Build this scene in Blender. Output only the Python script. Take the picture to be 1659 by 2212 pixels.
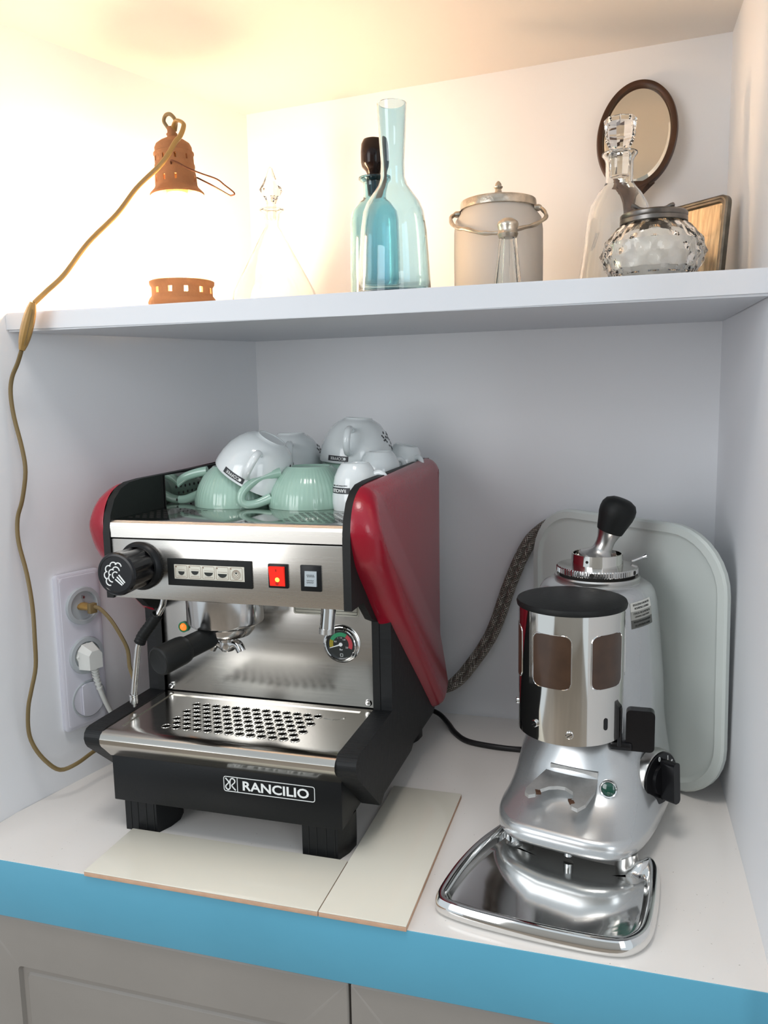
import bpy, bmesh, math, random
from mathutils import Vector, Matrix
random.seed(7)
for o in list(bpy.data.objects): bpy.data.objects.remove(o, do_unlink=True)
SC = bpy.context.scene
COL = SC.collection
PI = math.pi

# ------------------------------------------------------------------ camera
cam_d = bpy.data.cameras.new('camera'); cam = bpy.data.objects.new('camera', cam_d); COL.objects.link(cam)
cam_d.sensor_fit = 'HORIZONTAL'; cam_d.sensor_width = 36.0; cam_d.lens = 37.879
cam_d.clip_start = 0.02; cam_d.clip_end = 50
cx, cy, cz = Vector((.958335, .285006, -.019146)), Vector((-.020092, .134117, .990762)), Vector((.284941, -.949097, .134255))
Mc = Matrix((cx, cy, cz)).transposed().to_4x4(); Mc.translation = (-.14023, -1.37127, .5587)
cam.matrix_world = Mc
SC.camera = cam

# ------------------------------------------------------------------ world, daylight, exposure
W = bpy.data.worlds.new('room_daylight'); SC.world = W; W.use_nodes = True
bg = W.node_tree.nodes['Background']; bg.inputs[0].default_value = (.84, .93, 1.0, 1); bg.inputs[1].default_value = .84
def area(name, loc, target, sx, sy, power, color):
    d = bpy.data.lights.new(name, 'AREA'); d.shape = 'RECTANGLE'; d.size = sx; d.size_y = sy
    d.energy = power; d.color = color
    o = bpy.data.objects.new(name, d); COL.objects.link(o); o.location = loc
    o.rotation_euler = (Vector(target) - Vector(loc)).to_track_quat('-Z', 'Y').to_euler()
    return o
area('window_light', (-1.75, -2.85, .85), (-.45, -.3, .2), 1.2, 1.6, 28, (.97, .98, 1.0))
area('chrome_strip_fill', (1.5, -2.9, .80), (-.35, -.3, .25), .8, 1.5, 13, (.93, .97, 1.0))  # unseen fill added at the right for bright strips in the chrome
area('counter_fill', (-.35, -1.25, 2.25), (-.40, -.75, 0), .5, .5, 13, (1.0, .95, .90))  # fill added overhead to brighten the counter front, not a fitting of the room
vs = SC.view_settings
SC.display_settings.display_device = 'sRGB'
vs.view_transform = 'Standard'; vs.look = 'None'; vs.exposure = 0.0; vs.gamma = 1.0; vs.use_curve_mapping = False

# ------------------------------------------------------------------ materials
def lin(c):
    return tuple(((v/255)/12.92 if v/255 <= .04045 else ((v/255+.055)/1.055)**2.4) for v in c)
MATS = {}
def mat(name, rgb, rough=.5, metal=0.0, bump=0, bscale=60, vary=0, vscale=8, stretch=(1,1,1), coat=0, trans=0, ior=1.45,
        emit=None, estr=0, spec=.5, rvary=0, speck=None, sheen=0):
    m = bpy.data.materials.new(name); m.use_nodes = True
    nt = m.node_tree; b = nt.nodes['Principled BSDF']; L = nt.links
    c = rgb if max(rgb) <= 1.0 else lin(rgb)
    b.inputs['Base Color'].default_value = (*c, 1); b.inputs['Roughness'].default_value = rough
    b.inputs['Metallic'].default_value = metal; b.inputs['IOR'].default_value = ior
    b.inputs['Specular IOR Level'].default_value = spec
    b.inputs['Coat Weight'].default_value = coat; b.inputs['Coat Roughness'].default_value = .08
    b.inputs['Transmission Weight'].default_value = trans
    if emit: b.inputs['Emission Color'].default_value = (*emit, 1); b.inputs['Emission Strength'].default_value = estr
    if bump or vary or rvary or speck:
        tc = nt.nodes.new('ShaderNodeTexCoord'); mp = nt.nodes.new('ShaderNodeMapping')
        mp.inputs['Scale'].default_value = stretch; L.new(tc.outputs['Object'], mp.inputs['Vector'])
    if vary or rvary:
        n = nt.nodes.new('ShaderNodeTexNoise'); n.inputs['Scale'].default_value = vscale; n.inputs['Detail'].default_value = 5
        L.new(mp.outputs[0], n.inputs['Vector'])
        if vary:
            r = nt.nodes.new('ShaderNodeValToRGB')
            r.color_ramp.elements[0].position = .3; r.color_ramp.elements[1].position = .7
            r.color_ramp.elements[0].color = (*[v*(1-vary) for v in c], 1); r.color_ramp.elements[1].color = (*[min(1, v*(1+vary)) for v in c], 1)
            L.new(n.outputs['Fac'], r.inputs['Fac']); L.new(r.outputs['Color'], b.inputs['Base Color'])
            last = r.outputs['Color']
        if rvary:
            mr = nt.nodes.new('ShaderNodeMapRange'); mr.inputs['To Min'].default_value = max(.02, rough-rvary); mr.inputs['To Max'].default_value = rough+rvary
            L.new(n.outputs['Fac'], mr.inputs['Value']); L.new(mr.outputs[0], b.inputs['Roughness'])
    if speck:
        n2 = nt.nodes.new('ShaderNodeTexNoise'); n2.inputs['Scale'].default_value = speck[0]; n2.inputs['Detail'].default_value = 2
        L.new(mp.outputs[0], n2.inputs['Vector'])
        r2 = nt.nodes.new('ShaderNodeValToRGB'); r2.color_ramp.elements[0].position = speck[1]; r2.color_ramp.elements[1].position = speck[1]+.02
        r2.color_ramp.elements[0].color = (0,0,0,1); r2.color_ramp.elements[1].color = (1,1,1,1)
        mx = nt.nodes.new('ShaderNodeMix'); mx.data_type = 'RGBA'
        L.new(n2.outputs['Fac'], r2.inputs['Fac']); L.new(r2.outputs['Color'], mx.inputs['Factor'])
        if vary: L.new(last, mx.inputs['A'])
        else: mx.inputs['A'].default_value = (*c, 1)
        mx.inputs['B'].default_value = (*speck[2], 1); L.new(mx.outputs['Result'], b.inputs['Base Color'])
    if bump:
        n3 = nt.nodes.new('ShaderNodeTexNoise'); n3.inputs['Scale'].default_value = bscale; n3.inputs['Detail'].default_value = 4
        L.new(mp.outputs[0], n3.inputs['Vector'])
        bp = nt.nodes.new('ShaderNodeBump'); bp.inputs['Strength'].default_value = bump; bp.inputs['Distance'].default_value = .002
        L.new(n3.outputs['Fac'], bp.inputs['Height']); L.new(bp.outputs[0], b.inputs['Normal'])
    MATS[name] = m
    return m
mat('wall_paint', (.835, .85, .875), .55, bump=.25, bscale=35, vary=.015, vscale=3)
mat('ceiling_paint', (.80, .77, .73), .6, bump=.2, bscale=30)
mat('shelf_paint', (.63, .66, .70), .35, bump=.15, bscale=40)
mat('counter_paint', (.80, .770, .735), .16, bump=.12, bscale=18, vary=.02, vscale=5, speck=(260, .74, (.45, .42, .38)))
mat('blue_paint', (88, 158, 184), .38, bump=.25, bscale=30, vary=.06, vscale=4)
mat('grey_paint', (140, 135, 129), .42, bump=.25, bscale=35, vary=.05, vscale=6)
mat('dark_gap', (.02, .018, .016), .8)
mat('floor_tiles', (.30, .25, .20), .4, vary=.1, vscale=3)
mat('room_wall', (.55, .52, .48), .7, vary=.02, vscale=2)
mat('tile_glaze', (226, 222, 208), .07, coat=.3, vary=.01, vscale=4)
mat('tile_clay', (196, 160, 134), .85, vary=.08, vscale=60, bump=.3, bscale=200)
mat('brushed_steel', (.60, .575, .535), .27, 1, stretch=(2, 220, 220), rvary=.03, vscale=3)
mat('splash_steel', (.58, .565, .54), .23, 1, stretch=(3, 160, 160), rvary=.06, vscale=3)
mat('tray_steel', (.52, .50, .46), .18, 1, stretch=(3, 120, 120), rvary=.07, vscale=3)
mat('top_steel', (.42, .42, .40), .09, 1, rvary=.03, vscale=20)
mat('chrome', (.78, .78, .77), .06, 1)
mat('fork_metal', (.50, .50, .49), .45, .7, vary=.15, vscale=60)
mat('worn_chrome', (.60, .59, .58), .14, 1, vary=.12, vscale=30, rvary=.08)
mat('satin_metal', (.60, .59, .57), .28, 1)
mat('black_plastic', (.007, .008, .009), .36, bump=.06, bscale=300, spec=.28)
mat('black_ribbed', (.010, .011, .012), .48, spec=.3, bump=.7, bscale=6, stretch=(1, 120, 6))
mat('black_gloss', (.006, .006, .007), .22, spec=.4)
mat('black_matte', (.009, .010, .010), .52, bump=.1, bscale=250, spec=.3)
mat('red_plastic', (.30, .003, .018), .27, coat=.2, bump=.10, bscale=420, spec=.6)
mat('print_white', (.82, .84, .83), .5)
mat('button_foil', (205, 203, 190), .4, vary=.03, vscale=60)
mat('print_brown', (120, 90, 70), .6)
mat('print_dark', (24, 30, 27), .5)
mat('switch_red', (.75, .015, .012), .22, emit=(1, .05, .02), estr=.35)
mat('switch_glow', (1, .4, .05), .3, emit=(1, .38, .06), estr=2.2)
mat('switch_grey', (150, 160, 165), .25)
mat('pilot_orange', (.95, .25, .04), .25, emit=(1, .25, .03), estr=.7)
mat('dial_black', (.020, .024, .024), .25, coat=.5)
mat('dial_green', (40, 140, 95), .45)
mat('dial_yellow', (150, 135, 30), .45)
mat('dial_red', (185, 62, 70), .45)
mat('label_foil', (206, 204, 190), .35)
mat('grinder_silver', (.56, .575, .58), .27, .72, coat=.7, vary=.02, vscale=700)
mat('doser_steel', (.74, .72, .68), .075, 1)
mat('amber_window', (.055, .027, .014), .3, vary=.25, vscale=35, coat=.3)
mat('green_lens', (.0, .055, .035), .12, coat=.8)
mat('rust', (.07, .030, .014), .8, vary=.3, vscale=150)
mat('label_white', (215, 216, 210), .4)
mat('label_mid', (165, 166, 160), .4)
mat('label_dark', (95, 96, 92), .4)
mat('green_glaze', (158, 190, 175), .16, coat=.5, vary=.03, vscale=30)
mat('white_china', (220, 226, 227), .13, coat=.5)
mat('cup_print', (45, 48, 52), .4)
mat('board_plastic', (205, 212, 208), .35, bump=.08, bscale=150)
mat('braid', (.34, .31, .27), .40, .6, vary=.25, vscale=350)
mat('braid_core', (.03, .027, .025), .6)
mat('cord_black', (.012, .012, .013), .45)
mat('cord_gold', (158, 126, 72), .35, vary=.12, vscale=40)
mat('cord_gold_dark', (126, 108, 72), .42)
mat('outlet_plastic', (214, 214, 224), .3)
mat('outlet_inner', (176, 182, 186), .3)
mat('plug_white', (222, 224, 220), .35)
mat('terracotta', (150, 104, 68), .8, bump=.6, bscale=120, vary=.18, vscale=25)
mat('wire_brown', (92, 52, 30), .5, .4)
mat('bulb_glow', (1, .95, .85), .5, emit=(1, .65, .37), estr=115)
mat('clear_glass', (.97, .98, .97), .0, trans=1, ior=1.45)
mat('blue_glass', (.61, .80, .885), .0, trans=1, ior=1.45)
mat('teal_glass', (.50, .755, .82), .0, trans=1, ior=1.45)
mat('dark_glass', (.010, .005, .004), .14, spec=.3)
mat('frosted_glass', (.90, .87, .83), .5, trans=.6, ior=1.2)
mat('cut_glass', (.97, .96, .93), .02, trans=1, ior=1.42)
mat('sugar', (.93, .92, .89), .9, bump=.6, bscale=140)
mat('old_silver', (.50, .45, .38), .30, 1, vary=.3, vscale=60, bump=.4, bscale=160)
mat('dark_silver', (.16, .15, .14), .32, 1, vary=.5, vscale=30)
mat('mirror_wood', (70, 42, 22), .42, vary=.4, vscale=25, stretch=(1, 1, .3), bump=.2, bscale=60)
mat('mirror_glass', (.80, .76, .66), .07, 1)
mat('frame_metal', (.22, .20, .165), .35, 1, vary=.3, vscale=60)
mat('frame_photo', (.62, .50, .34), .12, .8, vary=.3, vscale=5, stretch=(60, 60, 1))

# ------------------------------------------------------------------ mesh helpers
def axisM(o, d, up=(0, 0, 1)):
    z = Vector(d).normalized(); u = Vector(up)
    if abs(z.dot(u)) > .98: u = Vector((0, 1, 0))
    x = u.cross(z).normalized(); y = z.cross(x)
    M = Matrix((x, y, z)).transposed().to_4x4(); M.translation = Vector(o); return M
def catmull(pts, n=6, closed=False):
    P = [Vector(p) for p in pts]; out = []; m = len(P)
    rng = range(m if closed else m-1)
    for i in rng:
        g = (lambda k: P[k % m]) if closed else (lambda k: P[max(0, min(m-1, k))])
        a, b, c, d = g(i-1), g(i), g(i+1), g(i+2)
        for s in range(n):
            t = s/n
            out.append(.5*((2*b)+(c-a)*t+(2*a-5*b+4*c-d)*t*t+(3*b-a-3*c+d)*t**3))
    if not closed: out.append(P[-1])
    return out
def pierced(prof, seg, M, cuts):
    """closed lathe with real openings; cuts: (outer row, inner row, [(k0, k1), ...]) - the inner row lies at the band's top"""
    b = B(); R = [[b.bm.verts.new(M @ Vector((r*math.cos(2*PI*k/seg), r*math.sin(2*PI*k/seg), z))) for k in range(seg)] for r, z in prof]
    n = len(R); skip = set()
    for oi, ii, ks in cuts:
        for k0, k1 in ks:
            for k in range(k0, k1): skip.add((oi, k % seg)); skip.add((ii, k % seg))
            o0, o1, i1, i0 = R[oi], R[oi+1], R[ii], R[ii+1]
            for k in range(k0, k1):
                a, c = k % seg, (k+1) % seg
                b.bm.faces.new((o1[a], o1[c], i1[c], i1[a])); b.bm.faces.new((o0[a], i0[a], i0[c], o0[c]))
            for k in (k0 % seg, k1 % seg): b.bm.faces.new((o0[k], o1[k], i1[k], i0[k]))
    for i in range(n):
        A, C = R[i], R[(i+1) % n]
        for k in range(seg):
            if (i, k) in skip: continue
            try: b.bm.faces.new((A[k], A[(k+1) % seg], C[(k+1) % seg], C[k]))
            except ValueError: pass
    return b
class B:
    def __init__(s): s.bm = bmesh.new()
    def ring(s, pts): return [s.bm.verts.new(p) for p in pts]
    def skin(s, a, b, closed=True):
        n = len(a)
        for i in range(n if closed else n-1):
            j = (i+1) % n
            try: s.bm.faces.new((a[i], a[j], b[j], b[i]))
            except ValueError: pass
    def cap(s, r, flip=False):
        try: s.bm.faces.new(list(reversed(r)) if flip else r)
        except ValueError: pass
    def loft(s, rings, cap0=True, cap1=True, closed=True):
        R = [s.ring(r) for r in rings]
        for a, b in zip(R, R[1:]): s.skin(a, b, closed)
        if cap0: s.cap(R[0], True)
        if cap1: s.cap(R[-1])
        return s
    def box(s, x0, x1, y0, y1, z0, z1, M=None, bev=0, seg=2):
        t = bmesh.new(); bmesh.ops.create_cube(t, size=1)
        for v in t.verts: v.co = Vector((x0+(v.co.x+.5)*(x1-x0), y0+(v.co.y+.5)*(y1-y0), z0+(v.co.z+.5)*(z1-z0)))
        if bev: bmesh.ops.bevel(t, geom=list(t.edges), offset=bev, segments=seg, profile=.5, affect='EDGES')
        return s.merge(t, M)
    def prism(s, poly, axis, a, b, M=None, bev=0, seg=2):
        t = bmesh.new()
        def P(p, h):
            return {'x': (h, p[0], p[1]), 'y': (p[0], h, p[1]), 'z': (p[0], p[1], h)}[axis]
        A = [t.verts.new(P(p, a)) for p in poly]; C = [t.verts.new(P(p, b)) for p in poly]
        n = len(poly)
        for i in range(n): t.faces.new((A[i], A[(i+1) % n], C[(i+1) % n], C[i]))
        t.faces.new(list(reversed(A))); t.faces.new(C)
        if bev:
            ed = [e for e in t.edges if len(e.link_faces) == 2 and e.calc_face_angle(0) > .5]
            bmesh.ops.bevel(t, geom=ed, offset=bev, segments=seg, profile=.5, affect='EDGES')
        return s.merge(t, M)
    def merge(s, t, M=None):
        bmesh.ops.recalc_face_normals(t, faces=t.faces)
        mp = {}
        for v in t.verts: mp[v] = s.bm.verts.new(M @ v.co if M else v.co)
        for f in t.faces:
            try: s.bm.faces.new([mp[v] for v in f.verts])
            except ValueError: pass
        t.free(); return s
    def lathe(s, prof, c=(0, 0, 0), seg=48, M=None, rf=None, closed=False):
        t = bmesh.new(); rows = []
        for r, z in prof:
            if r < 1e-6: rows.append([t.verts.new((0, 0, z))]); continue
            row = []
            for k in range(seg):
                a = 2*PI*k/seg; q = rf(a, r, z) if rf else r
                row.append(t.verts.new((q*math.cos(a), q*math.sin(a), z)))
            rows.append(row)
        prs = list(zip(rows, rows[1:])) + ([(rows[-1], rows[0])] if closed else [])
        for a, b in prs:
            for k in range(seg):
                j = (k+1) % seg
                if len(a) == 1 and len(b) == 1: continue
                if len(a) == 1: f = (a[0], b[k], b[j])
                elif len(b) == 1: f = (a[k], a[j], b[0])
                else: f = (a[k], a[j], b[j], b[k])
                try: t.faces.new(f)
                except ValueError: pass
        return s.merge(t, (M if M else Matrix.Translation(Vector(c))))
    def tube(s, pts, r, seg=10, closed=False, caps=True, M=None, flat=1.0):
        P = [Vector(p) for p in pts]; n = len(P); t = bmesh.new(); rings = []
        prev = None
        for i in range(n):
            if closed: d = P[(i+1) % n]-P[i-1]
            else: d = P[min(i+1, n-1)]-P[max(i-1, 0)]
            if d.length < 1e-9: d = Vector((0, 0, 1))
            d.normalize()
            if prev is None:
                u = Vector((0, 0, 1)) if abs(d.z) < .9 else Vector((0, 1, 0))
                x = u.cross(d).normalized()
            else:
                x = prev-d*prev.dot(d)
                x = x.normalized() if x.length > 1e-6 else prev
            prev = x; y = d.cross(x)
            rr = r(i/(n-1)) if callable(r) else r
            rings.append([t.verts.new(P[i]+x*rr*math.cos(2*PI*k/seg)+y*rr*flat*math.sin(2*PI*k/seg)) for k in range(seg)])
        pr = list(zip(rings, rings[1:])) + ([(rings[-1], rings[0])] if closed else [])
        for a, b in pr:
            for k in range(seg): t.faces.new((a[k], a[(k+1) % seg], b[(k+1) % seg], b[k]))
        if caps and not closed: t.faces.new(list(reversed(rings[0]))); t.faces.new(rings[-1])
        return s.merge(t, M)
    def mapv(s, fn):
        for v in s.bm.verts: v.co = Vector(fn(v.co))
        return s
ORG = {}
def org(p): return ORG.get(p.name, Vector((0, 0, 0))) if p else Vector((0, 0, 0))
def setp(o, label=None, cat=None, group=None, kind=None):
    if label: o['label'] = label
    if cat: o['category'] = cat
    if group: o['group'] = group
    if kind: o['kind'] = kind
    return o
def thing(name, label, cat, loc=(0, 0, 0), group=None):
    o = bpy.data.objects.new(name, None); COL.objects.link(o); o.empty_display_size = .02
    o.location = loc; ORG[o.name] = Vector(loc)
    return setp(o, label, cat, group)
def obj(name, b, m, parent=None, smooth=35, label=None, cat=None, group=None, kind=None, subdiv=0):
    me = bpy.data.meshes.new(name)
    bm = b.bm
    if parent: off = org(parent)
    else:
        xs = [v.co.x for v in bm.verts]; ys = [v.co.y for v in bm.verts]; zs = [v.co.z for v in bm.verts]
        off = Vector(((min(xs)+max(xs))/2, (min(ys)+max(ys))/2, min(zs)))
    for v in bm.verts: v.co -= off
    bmesh.ops.remove_doubles(bm, verts=bm.verts, dist=1e-7)
    bmesh.ops.recalc_face_normals(bm, faces=bm.faces)
    bm.to_mesh(me); bm.free()
    me.materials.append(MATS[m])
    if smooth:
        me.shade_smooth(); me.set_sharp_from_angle(angle=math.radians(smooth))
    o = bpy.data.objects.new(name, me); COL.objects.link(o)
    if parent: o.parent = parent; ORG[o.name] = off
    else: o.location = off; ORG[o.name] = off
    if subdiv:
        md = o.modifiers.new('subdiv', 'SUBSURF'); md.levels = subdiv; md.render_levels = subdiv
    return setp(o, label, cat, group, kind)
def struct(name, b, m, parent=None, **k):
    o = obj(name, b, m, parent, **k)
    if not parent: o['kind'] = 'structure'
    return o
def clone(root, loc=None, rot=None, label=None, name=None):
    r = root.copy(); COL.objects.link(r)
    for ch in list(root.children):
        c = ch.copy(); COL.objects.link(c); c.parent = r
        for g in list(ch.children):
            d = g.copy(); COL.objects.link(d); d.parent = c
    if label: r['label'] = label
    return r
def text_b(body, height, fn, width=None, bold=0, extr=.0004, align='CENTER', flip=False):
    """letters as mesh; u,v centred on the string; fn(u,v,w)->world"""
    cu = bpy.data.curves.new('t', 'FONT'); cu.body = body; cu.size = 1; cu.extrude = .02; cu.offset = bold; cu.align_x = align
    cu.resolution_u = 3
    to = bpy.data.objects.new('t', cu); COL.objects.link(to)
    dg = bpy.context.evaluated_depsgraph_get(); me = bpy.data.meshes.new_from_object(to.evaluated_get(dg))
    bpy.data.objects.remove(to); bpy.data.curves.remove(cu)
    b = B(); b.bm.from_mesh(me); bpy.data.meshes.remove(me)
    xs = [v.co.x for v in b.bm.verts]; ys = [v.co.y for v in b.bm.verts]
    h = max(ys)-min(ys); w = max(xs)-min(xs); mx = (max(xs)+min(xs))/2; my = (max(ys)+min(ys))/2
    sy = height/h; sx = (width/w) if width else sy
    for v in b.bm.verts:
        u, vv = (v.co.x-mx)*sx, (v.co.y-my)*sy
        if flip: u, vv = -u, -vv
        v.co = Vector(fn(u, vv, (v.co.z+.02)/.04*extr))
    return b
def rrect(x0, x1, y0, y1, r, n=5):
    out = []
    for cx_, cy_, a0 in ((x1-r, y1-r, 0), (x0+r, y1-r, PI/2), (x0+r, y0+r, PI), (x1-r, y0+r, 1.5*PI)):
        for k in range(n+1):
            a = a0+PI/2*k/n; out.append((cx_+r*math.cos(a), cy_+r*math.sin(a)))
    return out

# ------------------------------------------------------------------ the niche
def wl(y, z):                                    # x of the splayed, slightly bent left wall
    lo = [(0, -.79), (-.30, -.905), (-.49, -.945), (-.55, -.952), (-.64, -.960)]
    t = max(0, min(1, z/1.06))
    x0 = lo[-1][1]
    for (ya, xa), (yb, xb) in zip(lo, lo[1:]):
        if yb <= y <= ya: x0 = xa+(xb-xa)*(y-ya)/(yb-ya); break
    return x0*(1-t)+(-.79+.34*y)*t
def wall_n(y): return Vector((.947, -.32, 0)).normalized()
CZL, CZR = 1.063, 1.0905
b = B(); b.box(-1.05, .10, 0, .08, -.95, 1.2); struct('wall_back', b, 'wall_paint')
b = B()
ys = [.02, 0, -.1, -.2, -.3, -.36, -.42, -.49, -.55, -.64]
rows = []
for z in (-.95, 0, .2, .4, .6, .8, 1.0, 1.2):
    rows.append([(wl(min(0, y), max(0, z))+(.34*y if y > 0 else 0), y, z) for y in ys]+[(-1.12, -.64, z), (-1.12, .02, z)])
b.loft(rows); struct('wall_left', b, 'wall_paint')
b = B(); b.prism([(-.001, .02), (-.001, 0), (.003, -.2), (.005, -.4), (.005, -.64), (.12, -.64), (.12, .02)], 'z', -.95, 1.2); struct('wall_right', b, 'wall_paint')
b = B()
b.loft([[(-1.06, .02, CZL-.008), (.01, .02, CZR), (.01, -.60, CZR), (-1.06, -.60, CZL-.008)],
        [(-1.06, .02, 1.2), (.01, .02, 1.2), (.01, -.60, 1.2), (-1.06, -.60, 1.2)]]); struct('ceiling', b, 'ceiling_paint')
b = B(); b.box(-2.6, 1.8, -4.2, .08, -1.0, -.95); struct('floor', b, 'floor_tiles')
b = B(); b.box(-2.6, 1.8, -4.3, -4.2, -.95, 1.7); struct('wall_front', b, 'room_wall')
b = B(); b.box(-2.6, -1.12, -.64, -.56, -.95, 1.9); struct('wall_niche_side', b, 'room_wall')

def shelf_z(x): return .6925+.0055*x
t = thing('wall_shelf', 'thick white painted shelf spanning the niche above the coffee machine', 'shelf', (-.45, -.2, .662))
b = B()
def shp(fr):
    return [(wl(0, .67), 0, fr(0)), (-.001, 0, fr(1)), (-.001 if False else .003, -.412, fr(2)), (-.45, -.4315, fr(4)), (wl(-.452, .67), -.452, fr(3))]
bot = {0: .673, 1: .673, 2: .6631, 3: .6622, 4: .6626}
b.loft([shp(lambda k: bot[k]), [(p[0], p[1], shelf_z(p[0])) for p in shp(lambda k: 0)]])
bmesh.ops.bevel(b.bm, geom=[e for e in b.bm.edges if all(v.co.y < -.4 for v in e.verts) and abs(e.verts[0].co.z-e.verts[1].co.z) < .01], offset=.003, segments=2, affect='EDGES')
obj('board', b, 'shelf_paint', t, smooth=30)

t = thing('countertop', 'white painted counter with a bright blue front edge', 'countertop', (-.47, -.3, -.0765))
cpl = [(wl(0, 0), 0), (-.0005, 0), (.003, -.2), (.005, -.4), (.005, -.6045), (wl(-.6, 0), -.6045), (wl(-.5, 0), -.5), (wl(-.4, 0), -.4), (wl(-.3, 0), -.3), (wl(-.15, 0), -.15)]
b = B(); b.prism(cpl, 'z', -.06, 0); obj('slab', b, 'counter_paint', t, smooth=0)
b = B(); b.box(wl(-.6, 0), .005, -.6055, -.585, -.0765, -.0006, bev=.0012); obj('front_edge', b, 'blue_paint', t, label='bright blue painted front edge')

t = thing('base_cabinet', 'grey painted cabinet with panelled doors below the counter', 'cabinet', (-.47, -.4, -.95))
b = B(); b.box(-.942, -.001, -.578, -.52, -.95, -.079); obj('carcass', b, 'dark_gap', t, smooth=0)
def door(x0, x1):
    b = B(); z0, z1, y = -.93, -.0815, -.600
    def rr(i, yy, r=.012): return [(p[0], yy, p[1]) for p in rrect(x0+i, x1-i, z0+i*1.15, z1-i*1.15, r)]
    b.loft([rr(0, y+.020, .002), rr(0, y+.0015, .002), rr(.0015, y, .002), rr(.057, y, .006), rr(.0595, y+.0055, .006), rr(.066, y+.006, .006), rr(.068, y+.0035, .006), rr(.095, y+.001, .01)])
    return b
obj('door', door(-.930, -.4245), 'grey_paint', t, label='left grey door with routed panel')
obj('door', door(-.4215, -.002), 'grey_paint', t, label='right grey door with routed panel')

# two loose ceramic tiles
def tile(x0, x1, y0, y1, label):
    t = thing('ceramic_tile', label, 'tile', ((x0+x1)/2, (y0+y1)/2, 0), 'loose cream tiles on the counter')
    b = B(); b.box(x0, x1, y0, y1, 0, .0052, bev=.0004); obj('clay_body', b, 'tile_clay', t, label='bare clay edge')
    b = B(); b.box(x0, x1, y0, y1, .0052, .0068, bev=.0007); obj('glaze', b, 'tile_glaze', t)
tile(-.7555, -.4545, -.6085, -.5065, 'cream glazed tile lying along the counter edge before the coffee machine')
tile(-.4535, -.3535, -.6085, -.3055, 'cream glazed tile lying lengthwise between coffee machine and grinder')
# ------------------------------------------------------------------ espresso machine
X0 = -.62
def sx(s, d): return X0+s*d
em = thing('espresso_machine', 'stainless steel and black espresso machine with red side panels', 'coffee machine', (X0, -.28, 0))
b = B(); b.box(sx(-1, .159), sx(1, .159), -.365, -.05, .06, .405); obj('body', b, 'black_plastic', em, smooth=0)
b = B(); b.box(sx(-1, .159), sx(1, .159), -.466, -.36, .318, .404); obj('head', b, 'black_plastic', em, smooth=0)
# base panel
b = B(); b.box(sx(-1, .160), sx(1, .160), -.507, -.06, .0445, .1075, bev=.0012)
base = obj('base_panel', b, 'black_plastic', em)
b = B(); b.prism(rrect(-.6172, -.4948, .0772, .0965, .003), 'y', -.5072, -.5076)
inner = B()
# logo frame as a thin rounded outline
fr = [Vector((p[0], -.5074, p[1])) for p in rrect(-.6172, -.4948, .0772, .0965, .0028, 4)]
b.bm.free(); b = B(); b.tube(fr, .00055, 6, closed=True)
b.tube([(-.5985, -.5074, .0775), (-.5985, -.5074, .0962)], .00055, 6)
e_c = (-.6078, .0869)
def em_pt(u, v): return (e_c[0]+u*.0082, -.5074, e_c[1]+v*.0083)
def emblem_paths():
    a = [(-.85, .92), (-.45, .50), (-.30, .32), (-.45, .05), (-.80, -.30), (-.82, -.62), (-.55, -.90), (-.22, -.80), (-.10, -.50), (-.10, .35), (.05, .80), (.38, .92), (.68, .70), (.72, .38), (.42, .05), (.20, -.18), (.35, -.45), (.82, -.92)]
    return a
b.tube([em_pt(*p[:2]) for p in catmull([(u, v, 0) for u, v in emblem_paths()], 4)], .00085, 6)
obj('brand_frame', b, 'print_white', base)
inner.bm.free()
obj('brand_lettering', text_b('RANCILIO', .0125, lambda u, v, w: (-.5467+u, -.5072-w, .0866+v), width=.0890, bold=.022), 'print_white', base)
# feet
def foot(x, y):
    b = B(); poly = [(x, y), (x+.047, y), (x+.055, y+.020), (x+.0575, y+.040), (x+.052, y+.058), (x+.040, y+.066), (x, y+.066)]
    b.prism(poly, 'z', 0, .046, bev=.0012)
    f = obj('foot', b, 'black_plastic', em)
    for k in (.008, .0185, .031, .0425):
        r = B(); r.box(x+k, x+k+.0012, y-.0006, y+.001, .002, .045); obj('foot_rib', r, 'black_matte', f, smooth=0)
for fx, fy in ((-.770, -.4994), (-.5165, -.4994), (-.770, -.15), (-.5165, -.15)): foot(fx, fy)
# side frames and side bases
side = [(-.481, .3115), (-.481, .398), (-.4765, .421), (-.466, .440), (-.450, .4525), (-.43, .4590), (-.40, .4612), (-.076, .4670), (-.076, .06), (-.374, .06), (-.374, .270), (-.402, .281), (-.4365, .3115)]
wedge = [(-.513, .1475), (-.5205, .146), (-.5255, .141), (-.527, .134), (-.525, .1265), (-.521, .1205), (-.4337, .0437), (-.416, .0515), (-.277, .0500), (-.262, .0575), (-.135, .053), (-.085, .080), (-.085, .27), (-.3726, .27), (-.3726, .1475)]
for s in (-1, 1):
    b = B(); b.prism(side, 'x', sx(s, .160), sx(s, .170), bev=.0012); obj('side_frame', b, 'black_matte', em)
    b = B(); b.prism(wedge, 'x', sx(s, .160), sx(s, .1862), bev=.0015); obj('side_base', b, 'black_ribbed', em)
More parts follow.
